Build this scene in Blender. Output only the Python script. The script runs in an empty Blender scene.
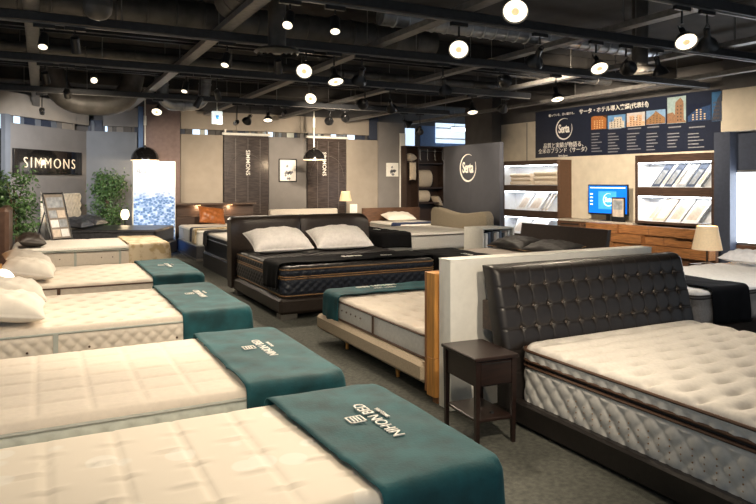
import bpy, math, random
import numpy as np
from mathutils import Vector, Matrix, Quaternion, noise as mnoise
random.seed(7)
SC = bpy.context.scene
COL = SC.collection
PI = math.pi

# ------------------------------------------------------------------ camera, world, exposure
F, CX, HY, CH = 655.0, 378.0, 182.0, 1.6
YAW = math.radians(27.3)
S_, C_ = math.sin(YAW), math.cos(YAW)
cam = bpy.data.cameras.new('camera')
cam.sensor_width = 36.0
cam.lens = 36.0 * F / 756.0
cam.shift_y = -(252.0 - HY) / 756.0
cam.clip_start = 0.05
camo = bpy.data.objects.new('camera', cam)
COL.objects.link(camo)
camo.location = (0, 0, CH)
camo.rotation_euler = (PI / 2, 0, -YAW)
SC.camera = camo

w = bpy.data.worlds.new('world')
SC.world = w
w.use_nodes = True
w.node_tree.nodes['Background'].inputs[0].default_value = (0.80, 0.90, 1.0, 1)
w.node_tree.nodes['Background'].inputs[1].default_value = 0.42

SC.view_settings.view_transform = 'Standard'
SC.view_settings.look = 'None'
SC.view_settings.exposure = 0.33
SC.view_settings.gamma = 1.0
SC.view_settings.use_curve_mapping = False
LAMP_W = 1.0          # overall scale of the lamps' power


def aty(px, py, Y):
    """the point of the plane y = Y seen at a pixel of the photograph"""
    k = (px - CX) / F
    d = Y / (C_ - k * S_)
    return Vector((d * (S_ + k * C_), Y, CH - (py - HY) / F * d))


# ------------------------------------------------------------------ materials
MATS = {}


def mat(name, col, rough=0.6, metal=0.0, var=0.12, scale=18.0, bump=0.0, bscale=120.0, emit=0.0, ecol=None,
        sheen=0.0, coat=0.0, stretch=None, spec=0.5, trans=0.0, alpha=1.0, col2=None, ramp=(0.35, 0.65)):
    if name in MATS:
        return MATS[name]
    m = bpy.data.materials.new(name)
    m.use_nodes = True
    nt = m.node_tree
    b = nt.nodes['Principled BSDF']
    tc = nt.nodes.new('ShaderNodeTexCoord')
    mp = nt.nodes.new('ShaderNodeMapping')
    if stretch:
        mp.inputs['Scale'].default_value = stretch
    nt.links.new(tc.outputs['Object'], mp.inputs['Vector'])
    nz = nt.nodes.new('ShaderNodeTexNoise')
    nz.inputs['Scale'].default_value = scale
    nz.inputs['Detail'].default_value = 4
    nt.links.new(mp.outputs[0], nz.inputs['Vector'])
    cr = nt.nodes.new('ShaderNodeValToRGB')
    cr.color_ramp.elements[0].position, cr.color_ramp.elements[1].position = ramp
    c = np.array(col[:3])
    a = c * (1 - var) if col2 is None else np.array(col2[:3])
    z = np.minimum(c * (1 + var), 1.0) if col2 is None else c
    cr.color_ramp.elements[0].color = (*a, 1)
    cr.color_ramp.elements[1].color = (*z, 1)
    nt.links.new(nz.outputs['Fac'], cr.inputs[0])
    nt.links.new(cr.outputs[0], b.inputs['Base Color'])
    b.inputs['Roughness'].default_value = rough
    b.inputs['Metallic'].default_value = metal
    b.inputs['Specular IOR Level'].default_value = spec
    if sheen:
        b.inputs['Sheen Weight'].default_value = sheen
        b.inputs['Sheen Roughness'].default_value = 0.35
        b.inputs['Sheen Tint'].default_value = (*np.minimum(c * 2.2 + 0.05, 1), 1)
    if coat:
        b.inputs['Coat Weight'].default_value = coat
        b.inputs['Coat Roughness'].default_value = 0.12
    if trans:
        b.inputs['Transmission Weight'].default_value = trans
    if alpha < 1:
        b.inputs['Alpha'].default_value = alpha
    if emit:
        b.inputs['Emission Color'].default_value = (*(ecol or col)[:3], 1)
        b.inputs['Emission Strength'].default_value = emit
    if bump:
        n2 = nt.nodes.new('ShaderNodeTexNoise')
        n2.inputs['Scale'].default_value = bscale
        n2.inputs['Detail'].default_value = 3
        nt.links.new(mp.outputs[0], n2.inputs['Vector'])
        bp = nt.nodes.new('ShaderNodeBump')
        bp.inputs['Strength'].default_value = bump
        bp.inputs['Distance'].default_value = 0.01
        nt.links.new(n2.outputs['Fac'], bp.inputs['Height'])
        nt.links.new(bp.outputs[0], b.inputs['Normal'])
    MATS[name] = m
    return m


def srgb(r, g, b):
    f = lambda v: ((v / 255 + 0.055) / 1.055) ** 2.4 if v > 10 else v / 255 / 12.92
    return (f(r), f(g), f(b))


CARPET = mat('carpet', (0.105, 0.106, 0.088), 0.95, var=0.3, scale=30, bump=0.5, bscale=260, col2=(0.060, 0.062, 0.054))
CEIL = mat('ceiling_paint', (0.036, 0.032, 0.029), 0.9, var=0.25, scale=3)
BLACKM = mat('black_metal', (0.014, 0.014, 0.015), 0.35, metal=0.0, var=0.2)
TRACK = mat('track_metal', (0.022, 0.023, 0.026), 0.4, var=0.2)
GALV = mat('galvanised', (0.34, 0.35, 0.37), 0.35, metal=0.8, var=0.2, scale=9)
DUCT = mat('dark_duct', (0.085, 0.078, 0.070), 0.5, metal=0.2, var=0.25, scale=6)
GREYRAIL = mat('grey_steel', (0.20, 0.19, 0.18), 0.5, metal=0.3, var=0.15)
WALLG = mat('grey_wall', (0.20, 0.185, 0.175), 0.85, var=0.05, scale=4, bump=0.05)
WALLB = mat('blue_grey_wall', (0.16, 0.175, 0.20), 0.85, var=0.05, scale=4)
WALLT = mat('tan_wall', (0.33, 0.285, 0.235), 0.85, var=0.05, scale=4)
MAUVE = mat('mauve_wall', (0.21, 0.155, 0.145), 0.9, var=0.08, scale=12)
DARKP = mat('charcoal_panel', (0.072, 0.074, 0.088), 0.6, var=0.06, scale=4)
CREAMW = mat('cream_concrete', (0.62, 0.55, 0.44), 0.85, var=0.06, scale=5, bump=0.05)
CONC = mat('dark_concrete', (0.105, 0.098, 0.095), 0.85, var=0.1, scale=4)
NAVY = mat('banner_navy', (0.016, 0.021, 0.040), 0.30, var=0.05)
NAVYW = mat('navy_wall', (0.040, 0.050, 0.080), 0.6, var=0.1)
WHITE = mat('white_paint', (0.86, 0.84, 0.77), 0.55, var=0.03)
PRINT = mat('white_print', (0.85, 0.82, 0.76), 0.6, var=0.02)
GREYPRINT = mat('grey_print', (0.22, 0.22, 0.24), 0.6, var=0.15, scale=60)
CREAM = mat('cream_ticking', (0.77, 0.685, 0.58), 0.85, var=0.03, scale=40, sheen=0.15)
CREAM2 = mat('ivory_damask', (0.73, 0.63, 0.49), 0.7, var=0.0, scale=6)
WHITET = mat('white_ticking', (0.70, 0.66, 0.60), 0.85, var=0.05, scale=40, sheen=0.1)
SIDEG = mat('pale_green_border', (0.62, 0.66, 0.60), 0.85, var=0.05, scale=40)
SIDEW = mat('white_border', (0.66, 0.645, 0.61), 0.85, var=0.05, scale=40)
PALEG = mat('pale_tape', (0.50, 0.52, 0.47), 0.7, var=0.05)
BROWNT = mat('brown_tape', (0.10, 0.050, 0.028), 0.5, var=0.1)
GOLDT = mat('gold_tape', (0.30, 0.17, 0.075), 0.5, var=0.1)
BAND = mat('dark_band', (0.045, 0.036, 0.032), 0.6)
TEAL = mat('teal_velvet', (0.005, 0.064, 0.076), 0.8, var=0.35, scale=7, sheen=0.22, bump=0.15, bscale=90)
BLACKV = mat('black_velvet', (0.005, 0.005, 0.006), 0.9, var=0.2, scale=8, sheen=0.02, spec=0.15)
BLUEV = mat('blue_velvet', (0.010, 0.022, 0.070), 0.8, var=0.2, sheen=0.2)
LEATHER = mat('black_leather', (0.017, 0.0135, 0.012), 0.38, var=0.15, scale=30, bump=0.12, bscale=160)
LEATHERB = mat('brown_black_leather', (0.034, 0.024, 0.019), 0.42, var=0.15, scale=30, bump=0.08, bscale=160)
BRLEATHER = mat('brown_leather', (0.16, 0.085, 0.055), 0.45, var=0.12, bump=0.08)
CHROME = mat('chrome', (0.7, 0.7, 0.7), 0.15, metal=1.0, var=0.02)
STEEL = mat('brushed_steel', (0.38, 0.36, 0.33), 0.35, metal=0.9, var=0.06)
ESPRESSO = mat('espresso_wood', (0.018, 0.009, 0.007), 0.32, var=0.35, scale=8, stretch=(1, 8, 8), coat=0.15)
OAK = mat('orange_oak', (0.54, 0.25, 0.058), 0.5, var=0.2, scale=8, stretch=(6, 6, 0.6))
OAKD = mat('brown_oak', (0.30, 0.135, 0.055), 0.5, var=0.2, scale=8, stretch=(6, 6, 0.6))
WALNUT = mat('walnut', (0.105, 0.052, 0.028), 0.45, var=0.35, scale=7, stretch=(8, 0.7, 8))
WALNUTD = mat('dark_walnut', (0.050, 0.028, 0.019), 0.45, var=0.3, scale=7, stretch=(8, 0.7, 8))
TEAK = mat('teak_block', (0.27, 0.118, 0.042), 0.45, var=0.35, scale=7, stretch=(8, 0.8, 8))
LINEN = mat('beige_linen', (0.46, 0.37, 0.265), 0.9, var=0.14, scale=150, bump=0.2, bscale=300)
TWEED = mat('beige_tweed', (0.33, 0.28, 0.205), 0.95, var=0.3, scale=120, bump=0.3, bscale=250)
PILLOWC = mat('pillow_cotton', (0.82, 0.76, 0.67), 0.9, var=0.03, sheen=0.1)
PILLOWW = mat('pillow_white', (0.82, 0.78, 0.75), 0.85, var=0.06, scale=25)
DARKQ = mat('charcoal_quilt', (0.020, 0.018, 0.018), 0.45, var=0.5, scale=60)
NAVYQ = mat('navy_quilt', (0.020, 0.024, 0.036), 0.38, var=0.4, scale=60)
BLACKP = mat('black_satin', (0.014, 0.012, 0.012), 0.6, var=0.2)
GOLDF = mat('gold_damask', (0.72, 0.60, 0.42), 0.6, var=0.0, scale=9, col2=(0.52, 0.38, 0.20), ramp=(0.42, 0.52))
RUST = mat('rust_leather', (0.36, 0.115, 0.028), 0.4, var=0.2)
GREYM = mat('grey_ticking', (0.42, 0.37, 0.33), 0.9, var=0.1, scale=60)
LEAF = mat('leaf_green', (0.055, 0.115, 0.035), 0.45, var=0.5, scale=30)
BARK = mat('bark', (0.10, 0.06, 0.035), 0.8, var=0.3)
POT = mat('pot_ceramic', (0.30, 0.27, 0.24), 0.5)
BULB = mat('bulb_face', (1, 0.86, 0.66), 0.4, emit=1.5, ecol=(1.0, 0.88, 0.68), var=0.0)
BULBC = mat('bulb_core', (0.9, 0.6, 0.35), 0.4, emit=0.75, ecol=(1.0, 0.66, 0.34), var=0.0)
BULBW = mat('bulb_face_cool', (1, 0.95, 0.88), 0.4, emit=12.0, ecol=(1.0, 0.95, 0.88), var=0.0)
SHADE = mat('lamp_shade', (0.66, 0.50, 0.30), 0.8, emit=0.30, ecol=(1.0, 0.70, 0.40), var=0.06, scale=40)
GLOBE = mat('globe_glass', (1, 0.95, 0.85), 0.3, emit=2.4, ecol=(1, 0.93, 0.8), var=0.0)
LEDW = mat('led_strip', (0.9, 0.95, 1), 0.5, emit=16.0, ecol=(0.86, 0.93, 1.0), var=0.0)
SHELFIN = mat('shelf_interior', (0.75, 0.77, 0.80), 0.6, var=0.03)
LIGHTBOX = mat('lightbox_face', (0.9, 0.93, 1.0), 0.4, emit=7.0, ecol=(0.84, 0.92, 1.0), var=0.0)
TOWEL = mat('towel', (0.66, 0.55, 0.42), 0.95, var=0.08, scale=60, bump=0.3)
PAPER = mat('paper', (0.70, 0.70, 0.70), 0.5, var=0.08, scale=20)
PAPERB = mat('cover_navy', (0.06, 0.08, 0.13), 0.35, var=0.3, scale=14)
PAPERC = mat('cover_beige', (0.55, 0.47, 0.40), 0.5, var=0.15, scale=14)
PAPERG = mat('cover_grey', (0.28, 0.30, 0.33), 0.4, var=0.3, scale=14)
WINDOWB = mat('window_daylight', (0.6, 0.75, 0.95), 0.4, emit=0.9, ecol=(0.66, 0.82, 1.0), var=0.05)
BLUEWALL = mat('blue_wall', (0.10, 0.17, 0.32), 0.7, var=0.05)
FILM = mat('dark_film', (0.055, 0.042, 0.037), 0.22, var=0.35, scale=5, stretch=(1, 1, 6))
FILMP = mat('film_print', (0.12, 0.10, 0.09), 0.4, var=0.2)
SIGNB = mat('gloss_black_sign', (0.008, 0.007, 0.007), 0.06, var=0.0, coat=0.5)
GOLDL = mat('champagne_letter', (0.80, 0.66, 0.48), 0.4, var=0.02, emit=0.35, ecol=(1, 0.80, 0.56))
SCREENB = mat('screen_blue', (0.01, 0.12, 0.55), 0.2, emit=1.0, ecol=(0.0, 0.14, 0.80), var=0.0)
SCREENW = mat('screen_white', (0.7, 0.85, 1), 0.2, emit=1.2, ecol=(0.55, 0.78, 1.0), var=0.0)

# damask pattern of the nearest mattress: large pale leaves woven into the ticking
nt = CREAM2.node_tree
bs = nt.nodes['Principled BSDF']
tc = nt.nodes.new('ShaderNodeTexCoord')
vo = nt.nodes.new('ShaderNodeTexVoronoi')
vo.inputs['Scale'].default_value = 5.5
nt.links.new(tc.outputs['Object'], vo.inputs['Vector'])
cr = nt.nodes.new('ShaderNodeValToRGB')
cr.color_ramp.elements[0].position, cr.color_ramp.elements[1].position = 0.30, 0.34
cr.color_ramp.elements[0].color = (0.83, 0.78, 0.69, 1)
cr.color_ramp.elements[1].color = (0.78, 0.705, 0.595, 1)
nt.links.new(vo.outputs['Distance'], cr.inputs[0])
nt.links.new(cr.outputs[0], bs.inputs['Base Color'])


# ------------------------------------------------------------------ mesh helpers
class MB:
    def __init__(self):
        self.v, self.f = [], []

    def add(self, vs, fs):
        n = len(self.v)
        self.v += [tuple(p) for p in vs]
        self.f += [tuple(i + n for i in q) for q in fs]
        return self

    def box(self, x0, x1, y0, y1, z0, z1, b=0.0):
        if b <= 0:
            vs = [(x, y, z) for z in (z0, z1) for y in (y0, y1) for x in (x0, x1)]
            return self.add(vs, [(0, 2, 3, 1), (4, 5, 7, 6), (0, 1, 5, 4), (2, 6, 7, 3), (0, 4, 6, 2), (1, 3, 7, 5)])
        b = min(b, (x1 - x0) / 2.01, (y1 - y0) / 2.01, (z1 - z0) / 2.01)
        vs = []
        X, Y, Z = (x0, x1), (y0, y1), (z0, z1)
        idx = {}
        for i in (0, 1):
            for j in (0, 1):
                for k in (0, 1):
                    si, sj, sk = (1 - 2 * i), (1 - 2 * j), (1 - 2 * k)
                    for a, p in enumerate(((X[i], Y[j] + sj * b, Z[k] + sk * b), (X[i] + si * b, Y[j], Z[k] + sk * b),
                                           (X[i] + si * b, Y[j] + sj * b, Z[k]))):
                        idx[(i, j, k, a)] = len(vs)
                        vs.append(p)
        fs = []
        for i in (0, 1):
            fs.append([idx[(i, j, k, 0)] for j, k in ((0, 0), (1, 0), (1, 1), (0, 1))])
            fs.append([idx[(j, i, k, 1)] for j, k in ((0, 0), (1, 0), (1, 1), (0, 1))])
            fs.append([idx[(j, k, i, 2)] for j, k in ((0, 0), (1, 0), (1, 1), (0, 1))])
        for i in (0, 1):
            for j in (0, 1):
                fs.append([idx[(i, j, 0, 0)], idx[(i, j, 1, 0)], idx[(i, j, 1, 1)], idx[(i, j, 0, 1)]])
                fs.append([idx[(i, 0, j, 0)], idx[(i, 1, j, 0)], idx[(i, 1, j, 2)], idx[(i, 0, j, 2)]])
                fs.append([idx[(0, i, j, 1)], idx[(1, i, j, 1)], idx[(1, i, j, 2)], idx[(0, i, j, 2)]])
                for k in (0, 1):
                    fs.append([idx[(i, j, k, 0)], idx[(i, j, k, 1)], idx[(i, j, k, 2)]])
        return self.add(vs, fs)

    def tube(self, pts, r, n=10, closed=False, cap=True):
        pts = [Vector(p) for p in pts]
        m = len(pts)
        rs = r if isinstance(r, (list, tuple)) else [r] * m
        vs, fs = [], []
        up = None
        for i, p in enumerate(pts):
            if closed:
                t = pts[(i + 1) % m] - pts[i - 1]
            else:
                t = pts[min(i + 1, m - 1)] - pts[max(i - 1, 0)]
            t.normalize()
            if up is None:
                up = Vector((0, 0, 1)) if abs(t.z) < 0.9 else Vector((1, 0, 0))
            a = t.cross(up).normalized()
            up = a.cross(t).normalized()
            for k in range(n):
                q = 2 * PI * k / n
                vs.append(p + (a * math.cos(q) + up * math.sin(q)) * rs[i])
        for i in range(m if closed else m - 1):
            j = (i + 1) % m
            for k in range(n):
                l = (k + 1) % n
                fs.append((i * n + k, i * n + l, j * n + l, j * n + k))
        if cap and not closed:
            fs.append(tuple(range(n))[::-1])
            fs.append(tuple((m - 1) * n + k for k in range(n)))
        return self.add(vs, fs)

    def lathe(self, prof, n=20, o=(0, 0, 0), cap=True):
        vs, fs = [], []
        m = len(prof)
        for r, z in prof:
            for k in range(n):
                q = 2 * PI * k / n
                vs.append((o[0] + r * math.cos(q), o[1] + r * math.sin(q), o[2] + z))
        for i in range(m - 1):
            for k in range(n):
                l = (k + 1) % n
                fs.append((i * n + k, i * n + l, (i + 1) * n + l, (i + 1) * n + k))
        if cap:
            fs.append(tuple(range(n))[::-1])
            fs.append(tuple((m - 1) * n + k for k in range(n)))
        return self.add(vs, fs)

    def prism(self, poly, y0, y1, axis='y'):
        n = len(poly)
        f = {'y': lambda a, b, t: (a, t, b), 'x': lambda a, b, t: (t, a, b), 'z': lambda a, b, t: (a, b, t)}[axis]
        vs = [f(a, b, y0) for a, b in poly] + [f(a, b, y1) for a, b in poly]
        fs = [tuple(range(n)), tuple(range(2 * n - 1, n - 1, -1))]
        fs += [(i, i + n, (i + 1) % n + n, (i + 1) % n) for i in range(n)]
        return self.add(vs, fs)

    def mesh(self, name, m, smooth=False):
        me = bpy.data.meshes.new(name)
        me.from_pydata(self.v, [], self.f)
        me.update()
        if m is not None:
            me.materials.append(m)
        import bmesh
        bm = bmesh.new()
        bm.from_mesh(me)
        bmesh.ops.recalc_face_normals(bm, faces=bm.faces)
        if smooth:
            for f in bm.faces:
                f.smooth = True
            for e in bm.edges:
                if len(e.link_faces) == 2 and e.calc_face_angle(0) > 0.7:
                    e.smooth = False
        bm.to_mesh(me)
        bm.free()
        return me

    def build(self, name, m, parent=None, smooth=False):
        return obj(name, self.mesh(name, m, smooth), parent)


def obj(name, me, parent=None):
    o = bpy.data.objects.new(name, me)
    COL.objects.link(o)
    if parent is not None:
        o.parent = parent
    return o


def tag(o, label, cat, group=None, kind=None):
    o['label'] = label
    o['category'] = cat
    if group:
        o['group'] = group
    if kind:
        o['kind'] = kind
    return o


def thing(name, label, cat, loc=(0, 0, 0), rz=0.0, group=None):
    o = obj(name, None)
    o.location = loc
    o.rotation_euler = (0, 0, rz)
    return tag(o, label, cat, group)


def struct(name, mb, m, parent=None, smooth=False):
    o = mb.build(name, m, parent, smooth)
    if parent is None:
        o['kind'] = 'structure'
    return o


def npmesh(name, V, Q, m, smooth=True):
    me = bpy.data.meshes.new(name)
    me.from_pydata([tuple(map(float, p)) for p in V], [], [tuple(map(int, q)) for q in Q])
    me.update()
    if m is not None:
        me.materials.append(m)
    if smooth:
        me.polygons.foreach_set('use_smooth', [True] * len(me.polygons))
    return me


TXT = {}


def text_mesh(body, size, m, bold=0.0, depth=0.002, shear=0.0, spacing=1.0):
    key = (body, size, m.name, bold, shear, spacing)
    if key in TXT:
        return TXT[key]
    c = bpy.data.curves.new('lettering', 'FONT')
    c.body = body
    c.size = size
    c.align_x = 'CENTER'
    c.align_y = 'CENTER'
    c.offset = bold
    c.extrude = depth
    c.shear = shear
    c.space_character = spacing
    c.resolution_u = 3
    o = bpy.data.objects.new('lettering', c)
    COL.objects.link(o)
    dg = bpy.context.evaluated_depsgraph_get()
    me = bpy.data.meshes.new_from_object(o.evaluated_get(dg))
    bpy.data.objects.remove(o)
    bpy.data.curves.remove(c)
    me.name = 'lettering'
    me.materials.clear()
    me.materials.append(m)
    TXT[key] = me
    return me


def place_text(name, body, size, m, origin, right, up, parent=None, **k):
    words = body.split(' ')
    if len(words) == 2:
        ext = lambda b: (lambda xs: (min(xs), max(xs)))([v.co.x for v in text_mesh(b, size, m, **k).vertices])
        f, a, b = ext(body), ext(words[0]), ext(words[1])
        rr = Vector(right).normalized()
        place_text(name, words[0], size, m, Vector(origin) + rr * (f[0] - a[0]), right, up, parent, **k)
        return place_text(name, words[1], size, m, Vector(origin) + rr * (f[1] - b[1]), right, up, parent, **k)
    o = obj(name, text_mesh(body, size, m, **k), parent)
    r = Vector(right).normalized()
    u = Vector(up).normalized()
    n = r.cross(u)
    o.matrix_local = Matrix(((r.x, u.x, n.x, origin[0]), (r.y, u.y, n.y, origin[1]), (r.z, u.z, n.z, origin[2]), (0, 0, 0, 1)))
    return o


# ------------------------------------------------------------------ soft things: mattresses, throws, pillows
def axis_pts(h, re, step, extra=()):
    n = max(4, int(2 * (h - re) / step))
    p = list(np.linspace(-h + re, h - re, n + 1))
    e = [re * (1 - math.cos(t)) for t in np.linspace(0, PI / 2, 5)[:-1]]
    p = [-h + q for q in e] + p + [h - q for q in e[::-1]]
    for x in extra:
        p = [q for q in p if abs(q - x) > step * 0.3] + [x]
    return np.array(sorted(p))


def shell(L, W, z0, z1, r=0.08, re=0.04, step=0.04, topfn=None, sidefn=None, nz=10, off=0.0, extra_x=(), bottom=True, xr=None, zlow=None):
    """rounded box: quilted top grid and displaced sides; xr keeps only the strip of it between two x"""
    hx, hy = L / 2 + off, W / 2 + off
    zt = z1 + off
    xs, ys = axis_pts(hx, re, step, extra_x), axis_pts(hy, re, step)
    nx, ny = len(xs), len(ys)
    X, Y = np.meshgrid(xs, ys, indexing='ij')
    m = np.maximum(np.abs(X) / hx, np.abs(Y) / hy)
    ms = np.maximum(m, 1e-9)
    bx, by = X / ms, Y / ms
    ox, oy = np.abs(bx) - (hx - r), np.abs(by) - (hy - r)
    cor = (ox > 0) & (oy > 0)
    ln = np.sqrt(np.maximum(ox, 0) ** 2 + np.maximum(oy, 0) ** 2) + 1e-9
    bx2 = np.where(cor, np.sign(bx) * (hx - r + ox / ln * r), bx)
    by2 = np.where(cor, np.sign(by) * (hy - r + oy / ln * r), by)
    PX, PY = m * bx2, m * by2
    e = np.minimum(hx - np.abs(X), hy - np.abs(Y))
    t = np.clip(e / re, 0, 1)
    Z = zt - re * (1 - np.sqrt(np.clip(1 - (1 - t) ** 2, 0, 1)))
    if topfn is not None:
        Z = Z + topfn(PX, PY) * np.clip(e / 0.06, 0, 1)
    V = [np.stack([PX, PY, Z], -1).reshape(-1, 3)]
    keep = lambda a, b: xr is None or (xs[a] >= xr[0] - 1e-6 and xs[b] <= xr[1] + 1e-6)
    Q = []
    for i in range(nx - 1):
        if keep(i, i + 1):
            for j in range(ny - 1):
                Q.append((i * ny + j, (i + 1) * ny + j, (i + 1) * ny + j + 1, i * ny + j + 1))
    ntop = len(Q)
    # perimeter, counter-clockwise
    per = [(i, 0) for i in range(nx - 1)] + [(nx - 1, j) for j in range(ny - 1)] + [(i, ny - 1) for i in range(nx - 1, 0, -1)] + [(0, j) for j in range(ny - 1, 0, -1)]
    P = np.array([[PX[a], PY[a]] for a in per])
    n = len(P)
    T = np.roll(P, -1, 0) - np.roll(P, 1, 0)
    T /= np.linalg.norm(T, axis=1)[:, None] + 1e-9
    N = np.stack([T[:, 1], -T[:, 0]], -1)
    s = np.concatenate([[0], np.cumsum(np.linalg.norm(np.diff(P, axis=0), axis=1))])
    zs = np.linspace(zt - re, z0, nz + 1)[1:]
    base = nx * ny
    prev = [a * ny + b for a, b in per]
    for k, z in enumerate(zs):
        d = sidefn(s, np.full(n, z)) if sidefn is not None else np.zeros(n)
        if bottom and k == nz - 1:
            d = d - 0.02
        zz = np.full(n, z)
        if zlow is not None:
            zz = zz + zlow(s) * (k + 1) / nz
        V.append(np.stack([P[:, 0] + N[:, 0] * d, P[:, 1] + N[:, 1] * d, zz], -1))
        cur = [base + k * n + q for q in range(n)]
        for q in range(n):
            q2 = (q + 1) % n
            if xr is not None:
                ia, ib = per[q][0], per[q2][0]
                if not (min(xs[ia], xs[ib]) >= xr[0] - 1e-6 and max(xs[ia], xs[ib]) <= xr[1] + 1e-6):
                    continue
            Q.append((prev[q], cur[q], cur[q2], prev[q2]))
        prev = cur
    V = np.concatenate(V)
    if bottom and xr is None:
        Q.append(tuple(prev[::-1]))
    return V, Q, ntop


def clean(V, Q):
    used = sorted({i for q in Q for i in q})
    mp = {a: b for b, a in enumerate(used)}
    return [V[i] for i in used], [tuple(mp[i] for i in q) for q in Q]


def diamond(a, b, amp):
    def fn(s, z):
        p, q = PI * (s / a + z / b), PI * (s / a - z / b)
        return amp * (np.abs(np.sin(p)) * np.abs(np.sin(q))) ** 0.4
    return fn


def crease(x, a, wd):
    d = np.abs((x / a + 0.5) % 1.0 - 0.5) * a
    return np.exp(-(d / wd) ** 2)


def top_grid(a, b, amp):
    return lambda x, y: -amp * np.maximum(crease(x, a, 0.012), crease(y, b, 0.012)) + amp * 0.35 * np.abs(np.sin(PI * x / a) * np.sin(PI * y / b)) ** 0.5


def top_dash(a, b, amp):
    def fn(x, y):
        h = -amp * 0.8 * crease(x, a, 0.011)
        row = np.floor(y / b + 0.5)
        dx = ((x / a + 0.5 + 0.25 * (np.abs(row) % 2)) % 1.0 - 0.5) * a
        dy = y - row * b
        env = np.exp(-(dx / 0.060) ** 4)
        return h + amp * env * (0.8 * np.exp(-((dy - 0.015) / 0.011) ** 2) - 0.9 * np.exp(-((dy + 0.007) / 0.009) ** 2))
    return fn


def top_tuft(a, b, amp, ex=0.05, ey=0.022):
    def fn(x, y):
        h = np.zeros_like(x)
        row = np.floor(y / b + 0.5)
        for o in (-1, 0, 1):
            r = row + o
            cx = (x / a + 0.5 * (np.abs(r) % 2) + 0.5) % 1.0 - 0.5
            dx, dy = cx * a, y - r * b
            h = h - amp * np.exp(-(dx / ex) ** 2 - (dy / ey) ** 2) - 0.45 * amp * np.exp(-(dx / (ex * 1.7)) ** 2 - (dy / (ey * 2.2)) ** 2)
        return h
    return fn


def perim(L, W, r, z, out=0.0, n=5):
    hx, hy = L / 2 + out, W / 2 + out
    pts = []
    for cx, cy, a0 in ((hx - r, hy - r, 0), (-hx + r, hy - r, 90), (-hx + r, -hy + r, 180), (hx - r, -hy + r, 270)):
        for k in range(n):
            a = math.radians(a0 + 90 * k / (n - 1))
            pts.append((cx + r * math.cos(a), cy + r * math.sin(a), z))
    return pts


def mattress(label, loc, rz, L, W, z0, z1, top, side, mt, ms, tape, r=0.09, step=0.04, group=None, pipes=None, nz=12,
             seams=(), sidebuttons=None, name='mattress', re=0.045):
    t = thing(name, label, 'mattress', (loc[0], loc[1], 0), rz, group)
    pz = pipes if pipes is not None else (z1 - re, z0 + 0.015)
    sd = side
    if side is not None:       # the quilting dies out at the taped edges
        sd = lambda s_, z_: side(s_, z_) * np.min([np.clip(np.abs(z_ - q) / 0.035, 0, 1) for q in pz], axis=0)
    V, Q, ntop = shell(L, W, z0, z1, r, re, step, top, sd, nz)
    # top panel and border are two parts
    a, b = clean(V, Q[:ntop])
    obj('top_panel', npmesh('top_panel', a, b, mt), t)
    a, b = clean(V, Q[ntop:])
    obj('border', npmesh('border', a, b, ms), t)
    for z in (pipes if pipes is not None else (z1 - re, z0 + 0.015)):
        MB().tube(perim(L, W, r, z, 0.006), 0.0085, 6, closed=True).build('piping', tape, t, True)
    for x in seams:
        for sy in (-1, 1):
            y = sy * (W / 2 + (0.019 if side is not None else 0.004))
            MB().box(x - 0.016, x + 0.016, min(y, y + sy * 0.004), max(y, y + sy * 0.004), z0 + 0.02, z1 - re).build('seam_strap', tape, t)
    if sidebuttons:
        me = MB().lathe([(0.0085, 0), (0.0085, 0.004), (0.004, 0.007)], 8).mesh('air_vent', sidebuttons[1])
        for x, z in sidebuttons[0]:
            for sy in (-1,) if len(sidebuttons) < 3 else sidebuttons[2]:
                o = obj('air_vent', me, t)
                o.location = (x, sy * (W / 2 + (0.012 if side is not None else 0.0)), z)
                o.rotation_euler = (PI / 2 if sy < 0 else -PI / 2, 0, 0)
    return t


def throw(label, loc, rz, L, W, z1, zb, x0, x1, m, r=0.10, seed=0, off=0.020, step=0.035, group=None, amp=0.004, slant=0.0):
    """a cloth over the strip x0..x1 of a mattress, hanging down to zb"""
    t = thing('bed_throw', label, 'bed throw', (loc[0], loc[1], 0), rz, group)

    def wr(x, y):
        return amp * (np.sin(x * 31 + np.sin(y * 9 + seed) * 2.0 + seed) * 0.5 + np.sin(y * 17 + x * 11 + seed * 2) * 0.6 + np.sin(x * 7 - y * 5 + seed))

    def sd(s, z):
        return (0.010 * np.sin(s * 15 + seed) + 0.006 * np.sin(s * 37 + 2 * seed)) * np.clip((z1 - z) / 0.25, 0, 1) + 0.012 * np.clip((z1 - z) / 0.2, 0, 1)
    V, Q, _ = shell(L, W, zb, z1, r, 0.045, step, wr, sd, 8, off, extra_x=(x0, min(x1, L / 2 + off)), bottom=False,
                    xr=(x0, x1), zlow=lambda s: 0.012 * np.sin(s * 6 + seed))
    a, b = clean(V, Q)
    if slant:
        a = [np.array((p[0] + slant * (p[1] / W) * max(0, 1 - (p[0] - x0) / 0.3), p[1], p[2])) for p in a]
    o = obj('cloth', npmesh('cloth', a, b, m), t)
    md = o.modifiers.new('thickness', 'SOLIDIFY')
    md.thickness = 0.007
    md.offset = 1
    return t


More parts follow.
